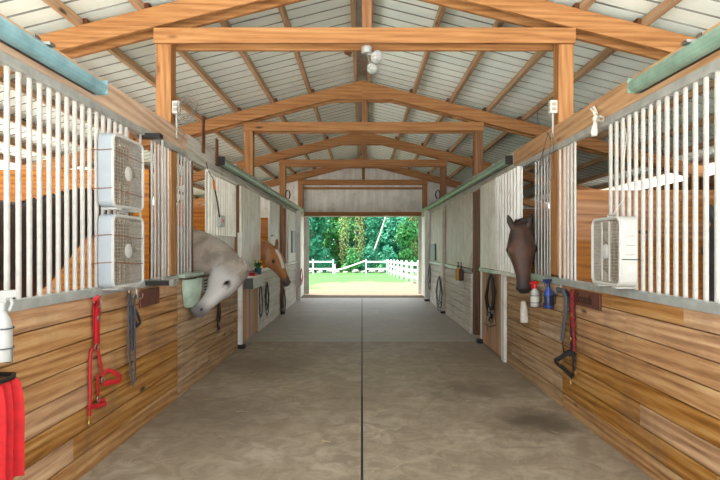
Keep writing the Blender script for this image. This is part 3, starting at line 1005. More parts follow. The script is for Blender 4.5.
def horse(label, cat, mid, head_dir, s, neck, P, u, d, coatfn, mane_mat, ear_dir, eye_open=1.0, mane=True, mane_side=1, hs=1.0, ws=1.0, eye_u=.2, fore=12, neck_only_legs=True, group=None):
    u = V(u).normalized()
    d = V(d)
    d = (d - u * d.dot(u)).normalized()
    w = u.cross(d).normalized()
    P = V(P)
    h = V((*head_dir, 0)).normalized()
    side = V((-h.y, h.x, 0))
    B = V((mid[0], mid[1], 0))
    mb = MB()
    mb.loft([ring(B + h * (x * s) + V((0, 0, z * s)), (0, 0, 1), side, hh * s, hh * s, hw * s) for x, z, hh, hw in TORSO])
    for spec, x0, y0 in ((FORE, .5, .15), (FORE, .5, -.15), (HIND, -.62, .17), (HIND, -.62, -.17)):
        mb.loft([ring(B + h * ((x0 + x) * s) + side * (y0 * s) + V((0, 0, z * s)), h, side, a * s, a * s, b * s, 14) for x, z, a, b in spec])
    # neck
    base = B + h * (.42 * s) + V((0, 0, 1.2 * s))
    pts = [base] + [V(p) for p in neck] + [P - u * .0 - d * .03]
    # densify
    dense = []
    n = len(pts)
    for i in range(n - 1):
        p0, p1, p2, p3 = pts[max(i - 1, 0)], pts[i], pts[i + 1], pts[min(i + 2, n - 1)]
        for k in range(4):
            t = k / 4
            dense.append(.5 * ((2 * p1) + (p2 - p0) * t + (2 * p0 - 5 * p1 + 4 * p2 - p3) * t * t + (3 * p1 - p0 - 3 * p2 + p3) * t ** 3))
    dense.append(pts[-1])
    m = len(dense)
    Tend = (dense[-1] - dense[-4]).normalized()
    out = (Tend - u)
    rings, crest = [], []
    for i, p in enumerate(dense):
        t = i / (m - 1)
        T = (dense[min(i + 1, m - 1)] - dense[max(i - 1, 0)]).normalized()
        dv = V((0, 0, 1)).lerp(out.normalized(), t ** 1.5)
        dv = (dv - T * dv.dot(T)).normalized()
        wv = T.cross(dv).normalized()
        hh = (.33 * (1 - t) ** 1.4 + .125 + .0 * t) * s if t < 1 else .12 * s
        hw = (.15 * (1 - t) ** 1.2 + .072) * s
        rings.append(ring(p, dv, wv, hh * .92, hh * 1.05, hw, 22, 2.1))
        crest.append((p + dv * hh * .92, dv, wv, T, t))
    mb.loft(rings)
    # head
    HP = lambda a, b, c: P + u * (a * hs) + d * (b * hs) + w * (c * hs * ws)
    mb.loft([ring(P + u * (a * hs), d, w, tp * hs, bt * hs, hw * hs * ws, 24, 2.35) for a, tp, bt, hw in HEAD])
    for q in (-1, 1):
        mb.ball(HP(eye_u - .005, .035, q * .088), .055 * hs, .03 * hs, .034 * hs, 12, 8, (u, d, w))      # brow over the eye
        mb.ball(HP(.585, .012, q * .04), .034 * hs, .026 * hs, .024 * hs, 12, 8, (u, d, w))     # nostril wing
        mb.ball(HP(.17, -.1, q * .07), .1 * hs, .09 * hs, .045 * hs, 14, 8, (u, d, w))          # cheek
    mb.ball(HP(.595, -.07, 0), .04 * hs, .028 * hs, .036 * hs, 12, 8, (u, d, w))                # lower lip
    # ears
    for q in (-1, 1):
        o = HP(-.02, .045, q * .058)
        dr = (-u * ear_dir[0] + d * ear_dir[1] + w * (q * ear_dir[2])).normalized()
        fl = (d - dr * d.dot(dr)).normalized()
        sd = dr.cross(fl)
        mb.loft([ring(o + dr * (a * hs), fl, sd, b * .62 * hs, b * .62 * hs, b * hs, 12, 2) for a, b in ((-.02, .024), (.02, .03), (.06, .038), (.1, .033), (.135, .019), (.158, .005))])
    # one continuous skin
    me = make_mesh('tmp', mb, None, Matrix.Identity(4), False)
    tmp = bpy.data.objects.new('tmp', me)
    COL.objects.link(tmp)
    rm = tmp.modifiers.new('r', 'REMESH')
    rm.mode = 'VOXEL'
    rm.voxel_size = .0125
    sm = tmp.modifiers.new('s', 'SMOOTH')
    sm.factor = .5
    sm.iterations = 5
    dg = bpy.context.evaluated_depsgraph_get()
    me2 = bpy.data.meshes.new_from_object(tmp.evaluated_get(dg))
    bpy.data.objects.remove(tmp)
    loc = V((B.x, B.y, 0))
    col = me2.color_attributes.new('coat', 'FLOAT_COLOR', 'POINT')
    buf = []
    for v in me2.vertices:
        q = v.co - P
        a, b, c = q.dot(u) / hs + (.2 - eye_u) * (1 if q.dot(u) / hs < .45 else 0), q.dot(d) / hs, q.dot(w) / hs / ws
        nz = mnoise.fractal(v.co * 6, 1, 2, 3)
        buf += [*coatfn(a, b, c, v.co, nz, abs(c) < .16 and -.22 < b < .2)[:3], 1.0]
    col.data.foreach_set('color', buf)
    me2.transform(Matrix.Translation(-loc))
    me2.materials.clear()
    me2.materials.append(coat_mat('horse coat'))
    for p in me2.polygons:
        p.use_smooth = True
    root = bpy.data.objects.new('horse', me2)
    COL.objects.link(root)
    root.location = loc
    WORLD[root.name] = Matrix.Translation(loc)
    tag(root, label, cat, group)
    for q in (-1, 1):
        put('eye', MB().ball(HP(eye_u, .03, q * .104), .029 * hs, .023 * hs, .018 * hs, 14, 10, (u, d, w)), 'eye', root, True)
        put('nostril', MB().ball(HP(.592, .014, q * .056), .016 * hs, .011 * hs, .009 * hs, 10, 8, (u, d, w)), 'eye', root, True)
    if mane:
        hm = MB()
        rnd = random.Random(5)
        for (p, dv, wv, T, t) in crest:
            if t < .3:
                continue
            for k in range(5):
                o = p + T * rnd.uniform(-.04, .04) - dv * .012
                L = rnd.uniform(.12, .2) * (1.15 - t * .4)
                sgn = mane_side
                hm.tube([o, o + dv * .018 + wv * (sgn * .02), o + wv * (sgn * .06) - dv * (.3 * L), o + wv * (sgn * (.075 - .03 * t)) - dv * L], [.009, .011, .009, .003], 5, flat=(wv, .5))
        put('mane', hm, mane_mat, root, True)
        fm = MB()
        for k in range(fore):
            c = rnd.uniform(-.035, .035)
            L = rnd.uniform(.1, .17)
            fm.tube([HP(-.05, .05, c), HP(-.02, .09, c), HP(.05, .1, c * 1.2), HP(L, .098, c * 1.3)], [.008, .01, .008, .002], 5, flat=(d, .5))
        if fore:
            put('forelock', fm, mane_mat, root, True)
    tl = MB()
    rnd = random.Random(9)
    o = B - h * (.79 * s) + V((0, 0, 1.32 * s))
    for k in range(16):
        a, b = rnd.uniform(-.05, .05), rnd.uniform(-.02, .05)
        tl.tube([o + side * a * .3, o - h * (.05 + b) + side * a + V((0, 0, -.1)), o - h * (.07 + b) + side * a * 1.4 + V((0, 0, -.45)), o - h * (.05 + b) + side * a + V((0, 0, -.8 * s))], [.015, .02, .018, .004], 6)
    put('tail', tl, mane_mat, root, True)
    return root


def lerp3(a, b, t):
    t = max(0, min(1, t))
    return tuple(a[i] + (b[i] - a[i]) * t for i in range(3))


def sm(a, b, x):
    t = max(0, min(1, (x - a) / (b - a)))
    return t * t * (3 - 2 * t)


def coat_white(a, b, c, p, nz, inh):
    col = lerp3(lin(150, 140, 130), lin(120, 110, 100), sm(-.3, .5, nz))
    if inh and a > -.1:
        col = lerp3(col, lin(178, 175, 173), sm(-.05, .2, a))
        col = lerp3(col, lin(104, 100, 102), sm(.47, .6, a))
        e = math.hypot(a - .2, b - .03)
        if abs(c) > .07:
            col = lerp3(lin(92, 86, 84), col, sm(.02, .042, e))
        if a < .06 and b > .03:
            col = lerp3(col, lin(120, 108, 98), .6)
    return col


def coat_chestnut(a, b, c, p, nz, inh):
    col = lerp3(lin(170, 116, 66), lin(144, 92, 50), sm(-.2, .4, nz))
    if inh and a > -.1:
        col = lerp3(col, lin(176, 116, 62), .4)
        if b > .05 and abs(c) < .032 and .03 < a < .36:
            col = lerp3(col, lin(236, 226, 212), 1 - sm(.02, .034, abs(c)))
        col = lerp3(col, lin(96, 84, 76), sm(.46, .58, a))
        e = math.hypot(a - .2, b - .03)
        if abs(c) > .07:
            col = lerp3(lin(96, 62, 36), col, sm(.015, .05, e))
    elif p.z < .5:
        col = lerp3(lin(216, 206, 190), col, sm(.25, .5, p.z))
    return col


def coat_bay(a, b, c, p, nz, inh):
    col = lerp3(lin(70, 44, 32), lin(48, 33, 27), sm(-.2, .4, nz))
    if inh and a > -.1:
        col = lerp3(col, lin(100, 66, 48), .35 * sm(.05, .3, a) * (1 - sm(.4, .5, a)))
        col = lerp3(col, lin(36, 28, 27), sm(.44, .58, a))
    if inh and a < -.06 and b > -.02:
        col = lin(40, 28, 24)
    if p.z < .6:
        col = lerp3(lin(26, 22, 22), col, sm(.4, .7, p.z))
    return col


def coat_dark(a, b, c, p, nz, inh):
    col = lerp3(lin(58, 40, 34), lin(42, 32, 30), sm(-.2, .4, nz))
    if p.z < 1.2 and not inh:
        col = lerp3(col, lin(96, 56, 36), .5)
    return col


def coat_black(a, b, c, p, nz, inh):
    return lerp3(lin(44, 44, 48), lin(32, 32, 36), sm(-.2, .4, nz))


M['mane_white'] = plain('pale mane', lin(186, 178, 166), .7, 0, .12, 60)
M['mane_flax'] = plain('flaxen mane', lin(214, 172, 110), .7, 0, .12, 60)
M['mane_black'] = plain('black mane', lin(30, 26, 25), .6, 0, .15, 60)

horse('pale grey horse leaning its neck over the board front with its head turned back', 'horse', (-3.02, 6.74), (1, -.85), 1.0,
      [(-2.3, 6.12, 1.34), (-1.9, 5.84, 1.37), (-1.58, 5.70, 1.31), (-1.40, 5.64, 1.22)], (-1.285, 5.64, 1.165), (-.475, -.656, -.598), (.78, -.2, -.50), coat_white, 'mane_white', (.55, -.8, .1), mane=False, hs=1.1, eye_u=.26)
horse('golden chestnut horse with a white blaze looking out over the whitewashed front', 'horse', (-3.0, 9.98), (1, -.35), .98,
      [(-2.25, 9.68, 1.34), (-1.95, 9.5, 1.37), (-1.72, 9.33, 1.39)], (-1.545, 9.17, 1.365), (.42, -.2, -.88), (.66, -.58, .45), coat_chestnut, 'mane_flax', (.9, .25, .3), mane=False, hs=1.06, ws=1.15)
horse('dark brown bay horse facing down the aisle beside the white ribbed door', 'horse', (3.2, 7.05), (-.72, -.69), 1.05,
      [(2.25, 6.12, 1.42), (1.95, 5.78, 1.5), (1.74, 5.58, 1.56)], (1.625, 5.45, 1.585), (.01, -.2, -.98), (-.16, -1, -.2), coat_bay, 'mane_black', (.95, .15, .3), mane=True, ws=1.32, fore=0)
horse('very dark horse standing behind the bars and the two box fans', 'horse', (-2.62, 3.0), (.03, 1), 1.1,
      [(-2.56, 3.95, 1.42), (-2.48, 4.25, 1.58), (-2.38, 4.5, 1.74)], (-2.27, 4.62, 1.8), (.42, .12, -.9), (.75, .55, .4), coat_dark, 'mane_black', (.9, .2, .25), mane=True)
horse('black horse half hidden behind the bars on the side of the single box fan', 'horse', (4.2, 3.75), (-1, .02), 1.08,
      [(3.3, 3.9, 1.38), (3.0, 3.95, 1.5), (2.82, 3.95, 1.56)], (2.68, 3.92, 1.58), (-.2, -.1, -.97), (-.85, -.5, .1), coat_black, 'mane_black', (.95, .1, .25), mane=True)

# ------------------------------------------------------------------ tack and odds and ends hung on the stall fronts
def W(sd, off, pts):
    X = (XL if sd < 0 else XR) - sd * off
    return [on_wall(px, py, X) if len(p) == 2 else on_wall(p[0], p[1], X - sd * p[2]) for p in pts for px, py in (p[:2],)]


def strap(sd, off, pts, wd, thick=.28):
    return MB().tube(W(sd, off, pts), wd, 8, flat=((-sd, 0, 0), thick))


def hook(sd, px, py, parent=None, label=None, size=.05):
    """Bent steel hook screwed to the front."""
    p = W(sd, .004, [(px, py)])[0]
    n = V((-sd, 0, 0))
    pts = [p + V((0, 0, .03)), p + n * .006 + V((0, 0, -.02)), p + n * .015 + V((0, 0, -.05)), p + n * .035 + V((0, 0, -.06)), p + n * .05 + V((0, 0, -.045)), p + n * .052 + V((0, 0, -.02))]
    o = put('hook', MB().tube(pts, .005, 8), 'steel', parent, True)
    if parent is None:
        tag(o, label, 'hook', 'tack hooks')
    return o


def tori(c, nrm, r, th):
    n = V(nrm).normalized()
    a = n.orthogonal().normalized()
    b = n.cross(a)
    return MB().tube([V(c) + a * (r * math.cos(k * math.pi / 8)) + b * (r * math.sin(k * math.pi / 8)) for k in range(16)], th, 6, True)


hook(-1, 93, 298, None, 'bent steel hook holding the red halter')
hook(-1, 128, 289, None, 'first of the two steel hooks above the dark grey lead strap')
hook(-1, 136, 291, None, 'second of the two steel hooks above the dark grey lead strap')
t = thing('halter', 'red nylon halter hanging on a hook below the two box fans', 'halter', W(-1, .03, [(98, 420)])[0], 'halters on the stall fronts')
put('crown_strap', strap(-1, .03, [(93.5, 301), (97, 299, .02), (98, 305), (97.5, 322), (97, 345)], .032), 'red_nylon', t, True)
put('crown_strap', strap(-1, .016, [(94.5, 303), (94.5, 322), (95.5, 346)], .022), 'red_nylon', t, True)
put('cheek_strap', strap(-1, .03, [(98, 347), (100, 360), (103, 375), (104, 385)], .017), 'red_nylon', t, True)
put('throat_strap', strap(-1, .022, [(95, 347), (91, 352), (90, 370), (90.5, 395), (89.5, 416)], .014, .6), 'red_nylon', t, True)
put('noseband', strap(-1, .03, [(103, 376), (108, 370, .03), (115, 373, .05), (121.5, 377, .05), (120, 381, .04), (112, 382, .02), (104, 384)], .016), 'red_nylon', t, True)
put('chin_strap', strap(-1, .022, [(97, 374), (98, 390), (99, 401), (104, 400), (106, 404), (96, 406.5), (88, 407)], .016), 'red_nylon', t, True)
for (px, py, r) in ((96.5, 347, .02), (99, 318, .016), (103, 380, .018), (98.5, 399, .018)):
    put('buckle', tori(W(-1, .042, [(px, py)])[0], (1, 0, 0), r, .0035), 'steel', t, True)
p = W(-1, .025, [(89.3, 417)])[0]
put('snap', MB().tube([p, p + V((0, 0, -.02)), p + V((0, .012, -.035)), p + V((0, .004, -.055)), p + V((0, -.01, -.04)), p + V((0, -.004, -.022))], .0045, 6), 'brass', t, True)

t = thing('lead_strap', 'dark grey lead strap doubled over two hooks below the box fans', 'strap', W(-1, .03, [(132, 385)])[0], 'straps and reins')
put('long_loop', strap(-1, .04, [(130.5, 293), (128.5, 300), (128.5, 340), (130.5, 372), (133, 385), (135, 380), (135, 345), (134.5, 300), (136, 295)], .016), 'grey_nylon', t, True)
put('short_loop', strap(-1, .025, [(131, 296), (131.5, 330), (133, 350), (133, 310), (135.5, 296)], .014), 'grey_nylon', t, True)
put('folded_end', strap(-1, .03, [(134, 308), (138.5, 316), (140.5, 323), (137, 326), (134, 318)], .018), 'black_nylon', t, True)


def plaque(sd, px0, px1, z0, z1, label, text=None):
    X = XL if sd < 0 else XR
    ya, yb = sorted((FPX * X / (px0 - VX), FPX * X / (px1 - VX)))
    t = thing('name_plaque', label, 'sign', (X, (ya + yb) / 2, z0), 'wooden name plaques')
    put('board', MB().box(X - sd * .002, X - sd * .018, ya, yb, z0, z1), 'plaque', t, bevel=.003)
    if text:
        cu = bpy.data.curves.new('lettering', 'FONT')
        cu.body = text
        cu.size = .105
        cu.align_x = 'CENTER'
        cu.align_y = 'CENTER'
        cu.extrude = .0015
        tmp = bpy.data.objects.new('tmp', cu)
        COL.objects.link(tmp)
        me = bpy.data.meshes.new_from_object(tmp.evaluated_get(bpy.context.evaluated_depsgraph_get()))
        bpy.data.objects.remove(tmp)
        c = V((X - sd * .0195, (ya + yb) / 2 + .04, (z0 + z1) / 2 - .004))
        rot = Matrix(((0, 0, -sd), (-sd, 0, 0), (0, 1, 0))).to_4x4()
        me.transform(Matrix.Translation(c) @ rot)
        mb = MB()
        mb.add([v.co.copy() for v in me.vertices], [tuple(p.vertices) for p in me.polygons])
        put('lettering', mb, 'plaque_ink', t)
    return t


plaque(1, 576, 602, .947, 1.072, 'reddish brown wooden plaque with a dark horse name under the single box fan', 'Scotch')
plaque(-1, 138.5, 157.5, .947, 1.085, 'reddish brown wooden plaque beside the dark grey lead strap')


def bottle(label, c, r, h, mat, cap_mat, trig=True, facing=(0, -1, 0), lab=None, grp='spray bottles'):
    c = V(c)
    t = thing('spray_bottle' if trig else 'pump_bottle', label, 'bottle', c, grp)
    hb = h * .72
    put('body', MB().lathe([(0, 0), (r * .92, 0), (r, .012), (r, hb * .62), (r * .86, hb * .78), (r * .42, hb * .94), (r * .36, hb)], c, (0, 0, 1), 20), mat, t, True)
    f = V(facing).normalized()
    s_ = V((-f.y, f.x, 0))
    tp = c + V((0, 0, hb))
    put('collar', MB().lathe([(0, -.01), (r * .44, -.01), (r * .44, .022), (r * .3, .03), (0, .03)], tp, (0, 0, 1), 16), cap_mat, t, True)
    if trig:
        k = h / .27
        sh = put('spray_head', MB().obox(tp + V((0, 0, .05 * k)) + f * .012, f, s_, (0, 0, 1), .042 * k, .012 * k, .014 * k).obox(tp + V((0, 0, .032 * k)), f, s_, (0, 0, 1), .016 * k, .011 * k, .016 * k), cap_mat, t, bevel=.004)
        put('trigger', MB().tube([tp + f * .035 * k + V((0, 0, .04 * k)), tp + f * .04 * k + V((0, 0, .015 * k)), tp + f * .03 * k + V((0, 0, -.012 * k))], .006 * k, 6), cap_mat, sh, True)
    else:
        put('pump', MB().lathe([(0, .03), (r * .16, .03), (r * .16, .07), (0, .07)], tp, (0, 0, 1), 10).obox(tp + V((0, 0, .075)) + f * .012, f, s_, (0, 0, 1), .028, .01, .008), cap_mat, t)
    if lab:
        put('label', MB().lathe([(r * 1.004, hb * .12), (r * 1.012, hb * .14), (r * 1.012, hb * .5), (r * 1.004, hb * .52)], c, (0, 0, 1), 20), lab, t, True)
    return t


def wire_holder(label, c, r, sd, zs, x_wall, mat='black_steel'):
    t = thing('bottle_holder', label, 'holder', (c[0], c[1], zs[0]), 'wire bottle holders')
    for z in zs:
        put('ring', tori((c[0], c[1], z), (0, 0, 1), r, .003), mat, t, True)
    put('back_wire', MB().tube([(x_wall - sd * .004, c[1] - .02, zs[-1] + .05), (x_wall - sd * .004, c[1] - .02, zs[0]), (c[0] + sd * r, c[1] - .01, zs[0]), (c[0] + sd * r, c[1] + .01, zs[0]), (x_wall - sd * .004, c[1] + .02, zs[0]), (x_wall - sd * .004, c[1] + .02, zs[-1] + .05)], .003, 6), mat, t, True)
    put('base_loop', MB().tube([(c[0] - sd * r, c[1], zs[0]), (c[0] - sd * r, c[1], c[2] - .006), (c[0] + sd * r, c[1], c[2] - .006), (c[0] + sd * r, c[1], zs[0])], .003, 6), mat, t, True)
    return t


cw, cb = (1.712, 5.25, .83), (1.712, 4.87, .862)
bottle('white spray bottle with a red trigger top under the brown horse', cw, .043, .262, 'plastic_white', 'plastic_red', True, (-1, -.25, 0), 'label_paper')
wire_holder('black wire holder around the white spray bottle with a red top', cw, .048, 1, (.87, .94), XR)
bottle('blue spray bottle beside the white one with a red top', cb, .04, .275, 'plastic_blue', 'plastic_navy', True, (-1, -.3, 0), 'plastic_navy')
wire_holder('black wire holder around the blue spray bottle', cb, .046, 1, (.90, .97), XR)
cl = (-1.648, 2.415, .90)
bottle('large white spray bottle in a wire holder above the red blanket', cl, .048, .335, 'plastic_white', 'plastic_white', True, (.5, .8, 0))
wire_holder('dark wire holder around the large white spray bottle', cl, .055, -1, (.96, 1.05), XL, 'box_grey')
ca = (1.71, 9.42, .83)
bottle('amber yellow pump bottle on the whitewashed stall front', ca, .05, .33, 'plastic_amber', 'plastic_black', False, (-.3, -.9, 0), 'plastic_amber')
cd_ = (1.705, 9.1, .84)
bottle('dark slim pump bottle beside the amber one', cd_, .04, .32, 'leather', 'plastic_black', False, (-.3, -.9, 0))
t = thing('bottle_shelf', 'small white bracket shelf under the amber bottle', 'shelf', (1.72, 9.28, .80), None)
put('plate', MB().box(XR - .002, XR - .13, 9.0, 9.52, .815, .829), 'white_trim', t, bevel=.003)
put('bracket', MB().prism([(XR - .004, .70), (XR - .004, .814), (XR - .1, .814)], 1, 9.24, 9.28), 'white_trim', t)

# white cloth hanging
pts = W(1, .05, [(523.5, 302), (524, 312), (524.5, 322)])
o = put('rag', MB().tube([pts[0] + V((0, 0, .012)), pts[0], pts[1], pts[2], pts[2] - V((0, 0, .006))], [.02, .032, .044, .05, .04], 14, flat=((-1, 0, 0), .9)), 'rag', None, True)
tag(o, 'folded white cloth hanging on the boards below the brown horse', 'cloth')

# black halter with red rope
hook(1, 561, 287, None, 'steel hook holding the black halter and red lead rope')
t = thing('halter', 'black halter with grey padding and brass buckles below the wooden stud', 'halter', W(1, .03, [(565, 378)])[0], 'halters on the stall fronts')
put('padded_crown', strap(1, .04, [(557, 290), (563, 291, .02), (566, 297), (565.5, 315), (563, 330), (562, 340)], .026, .5), 'grey_nylon', t, True)
put('cheek_strap', strap(1, .03, [(566, 291), (570, 297), (571, 320), (571.5, 350), (574, 362)], .024), 'black_nylon', t, True)
put('side_strap', strap(1, .028, [(562, 338), (563.5, 352), (570, 355)], .014), 'black_nylon', t, True)
put('noseband', strap(1, .035, [(571, 351), (566, 354, .03), (560, 358, .05), (554.5, 361, .05), (557, 364, .03), (563, 368), (571, 376)], .022), 'black_nylon', t, True)
put('chin_strap', strap(1, .025, [(574, 352), (573, 364), (573.5, 373), (571, 377)], .02), 'black_nylon', t, True)
for (px, py, r) in ((559.5, 361, .024), (571, 315, .018), (575, 373, .02), (570, 339, .017)):
    put('buckle', tori(W(1, .07 if px < 560 else .045, [(px, py)])[0], (1, 0, 0), r, .004), 'brass', t, True)
p = W(1, .03, [(570.5, 378)])[0]
put('snap', MB().tube([p, p + V((0, 0, -.025)), p + V((0, .012, -.04)), p + V((0, .0, -.06)), p + V((0, -.012, -.045)), p + V((0, -.004, -.025))], .005, 6), 'brass', t, True)
t = thing('lead_rope', 'dark red braided lead rope hanging beside the black halter', 'rope', W(1, .03, [(574, 350)])[0], None)
rp = []
for k in range(26):
    a, b = W(1, .03, [(572.5, 292)])[0], W(1, .03, [(574.5, 351)])[0]
    q = a.lerp(b, k / 25)
    rp.append(q + V((.006 * math.cos(k * 2.2), .007 * math.sin(k * 2.2), 0)))
put('strand', MB().tube(rp, .011, 8), 'red_rope', t, True)
rp2 = [q + V((-.004, .018 + .004 * math.sin(i), .02)) for i, q in enumerate(rp[:18])]
put('strand', MB().tube(rp2, .010, 8), 'red_rope', t, True)


def tack(name, label, cat, sd, px, y0, y1, w, mats, off=.03, seed=1, grp='straps and reins'):
    """A bundle of looped straps hung from one hook."""
    rnd = random.Random(seed)
    X = XL if sd < 0 else XR
    base = W(sd, off, [(px, y1)])[0]
    t = thing(name, label, cat, base, grp)
    put('hook', MB().tube([W(sd, .004, [(px, y0 - 1)])[0], W(sd, .03, [(px, y0)])[0], W(sd, .045, [(px, y0 - 1.5)])[0]], .005, 6), 'steel', t, True)
    for i, m in enumerate(mats):
        x0 = px + rnd.uniform(-.2, .2) * w
        L = y0 + (y1 - y0) * (1 - .28 * i / max(1, len(mats) - 1) if len(mats) > 1 else 1)
        a = px - w * rnd.uniform(.12, .42)
        b = px + w * rnd.uniform(.12, .42)
        o = off + .012 * i
        pts = [(px, y0), (a + (px - a) * .5, y0 + (L - y0) * .15), (a, y0 + (L - y0) * .55), (a + .15 * w, y0 + (L - y0) * .88), (x0, L), (b - .1 * w, y0 + (L - y0) * .86), (b, y0 + (L - y0) * .5), (b + (px - b) * .5, y0 + (L - y0) * .15), (px + .3, y0)]
        st = put('strap', strap(sd, o, pts, .02, .4), m, t, True)
        put('ring', tori(W(sd, o + .01, [(x0, L)])[0], (1, 0, 0), .022, .004), 'steel', st, True)
    return t


tack('bridle', 'black and brown leather bridle beside the tan upright boards', 'bridle', 1, 490.5, 275, 323, 13, ['leather', 'black_nylon', 'leather', 'black_nylon', 'leather', 'black_nylon'], seed=3)
put('reins', strap(1, .05, [(488, 282), (486, 300), (487, 318), (484.5, 324), (490, 327), (496, 325), (494, 305)], .011), 'leather', COL.objects[[o.name for o in COL.objects].index('bridle')], True)
tack('halter', 'dark halter bundle on the post between the two farthest stalls on the right', 'halter', 1, 439, 277, 312, 8, ['black_nylon', 'black_nylon', 'grey_nylon', 'black_nylon'], .06, 5, 'halters on the stall fronts')
tack('halter', 'small black halter by the grey vent near the far doorway', 'halter', 1, 429.5, 265, 290, 4.5, ['black_nylon', 'black_nylon'], .05, 6, 'halters on the stall fronts')
tack('halter', 'brown leather halter hanging under the pale grey horse', 'halter', -1, 219.5, 303, 332, 5, ['leather', 'leather'], .025, 8, 'halters on the stall fronts')
tack('lead_strap', 'black lead strap hanging below the grey metal box', 'strap', -1, 260.5, 284, 318, 5, ['black_nylon'], .06, 11)
tack('lead_strap', 'bundle of black straps hanging under the chestnut horse', 'strap', -1, 267, 283, 316, 6, ['black_nylon', 'black_nylon', 'black_nylon'], .06, 12)
tack('halter', 'brown leather halter on the dark post past the chestnut horse', 'halter', -1, 284, 290, 317, 5, ['leather', 'leather', 'leather'], .05, 13, 'halters on the stall fronts')
tack('halter', 'faded red halter on the last white jamb by the far doorway', 'halter', -1, 301.5, 269, 285, 4, ['red_nylon', 'red_nylon', 'red_nylon'], .14, 14, 'halters on the stall fronts')

# red blanket on a black ring
t = thing('blanket', 'bright red blanket folded over a black hanger at the picture edge', 'blanket', (-1.66, 2.42, .36))
n = 60
prof = []
for k in range(n):
    a = k / (n - 1)
    prof.append((2.18 + .37 * a, .018 * math.sin(a * 34) + .012 * math.sin(a * 71 + 1) + .008 * math.sin(a * 13)))
rows = []
for z, wd, amp, sh in ((.325, 1.0, 1.0, 0), (.45, 1.0, 1, .0), (.6, .98, 1, .004), (.70, .95, .95, .004), (.78, .92, .7, .0), (.80, .9, .5, -.012)):
    c = 2.37
    f = [V((XL + .075 + sh + amp * d, c + (y - c) * wd, z)) for y, d in prof]
    b = [V((XL + .02 - sh * .3, c + (y - c) * wd, z)) for y, d in reversed(prof)]
    rows.append(f + b)
put('cloth', MB().loft(rows), 'red_cloth', t, True)
t = thing('blanket_bar', 'black hanger bar carrying the red blanket', 'bar', (-1.68, 2.42, .83))
put('loop', MB().tube([(XL + .004, 2.2, .815), (XL + .06, 2.2, .815), (XL + .105, 2.22, .815), (XL + .105, 2.46, .815), (XL + .07, 2.52, .815), (XL + .004, 2.52, .815)], .012, 8), 'black_steel', t, True)

# shelf box, plant
t = thing('tack_box', 'grey metal box fixed on the tan upright boards', 'box', (-1.65, 8.2, .80))
put('body', MB().box(XL + .003, XL + .135, 7.75, 8.5, .80, .965), 'box_pale', t, bevel=.006)
put('end_plate', MB().box(XL + .004, XL + .134, 7.742, 7.749, .805, .96), 'box_grey', t)
put('lid', MB().box(XL + .003, XL + .145, 7.74, 8.51, .966, .985), 'white_trim', t, bevel=.004)
pc = V((XL + .075, 8.42, .986))
t = thing('potted_plant', 'small teal pot with green leaves and pale yellow flowers on the grey box', 'plant', pc)
put('pot', MB().lathe([(0, 0), (.045, 0), (.06, .1), (.056, .1), (.05, .085), (0, .085)], pc, (0, 0, 1), 16), 'teal_pot', t, True)
rnd = random.Random(3)
lf = MB()
for k in range(26):
    a, e = rnd.uniform(0, 6.3), rnd.uniform(.5, 1.4)
    L = rnd.uniform(.09, .17)
    dr = V((math.cos(a) * math.cos(e), math.sin(a) * math.cos(e), math.sin(e)))
    o = pc + V((0, 0, .085))
    lf.tube([o, o + dr * L * .5, o + dr * L], [.003, .014, .002], 5, flat=(dr.orthogonal(), .2))
put('foliage', lf, 'leaf_small', t, True)
for k in range(4):
    a = k * 1.7
    put('flower', MB().ball(pc + V((.04 * math.cos(a), .04 * math.sin(a), .2 + .02 * (k % 2))), .018, .018, .014, 8, 6), 'petal', t, True)
o = put('brush', MB().box(XL + .03, XL + .12, 7.95, 8.15, .986, 1.01).box(XL + .035, XL + .115, 7.96, 8.14, 1.011, 1.03), 'plastic_red', None, bevel=.006)
tag(o, 'small red brush lying on the grey box', 'brush')

# feeder and notice under the white horse
t = thing('feed_tub', 'pale green plastic tub hung under the sill by the pale grey horse', 'tub', (-1.6, 5.25, .82))
rows = []
for z, k in ((.83, .62), (.87, .8), (1.0, .98), (1.1, 1.0)):
    rows.append([V((XL + .006 + .1 * k * max(0, math.sin(a)) + .012, 5.27 + .21 * k * math.cos(a), z)) for a in [math.pi * j / 14 for j in range(15)]] + [V((XL + .006, 5.27 - .21 * k, z)), V((XL + .006, 5.27 + .21 * k, z))])
put('shell', MB().loft(rows), 'feeder', t, True)
put('rim', MB().tube([V((XL + .012 + .108 * math.sin(a), 5.27 + .215 * math.cos(a), 1.1)) for a in [math.pi * j / 14 for j in range(15)]], .008, 6), 'sill', t, True)
t = thing('notice_card', 'small white notice with dark marks behind the muzzle of the pale grey horse', 'sign', (XL + .01, 5.8, .95))
put('card', MB().box(XL + .002, XL + .008, 5.72, 5.98, .93, 1.09), 'card', t)
mk = MB()
for (a, b, z) in ((5.76, 5.9, 1.055), (5.76, 5.88, 1.02), (5.76, 5.91, .985), (5.76, 5.86, .955)):
    mk.box(XL + .0082, XL + .009, a, b, z - .008, z + .008)
put('printed_lines', mk, 'ink', t)

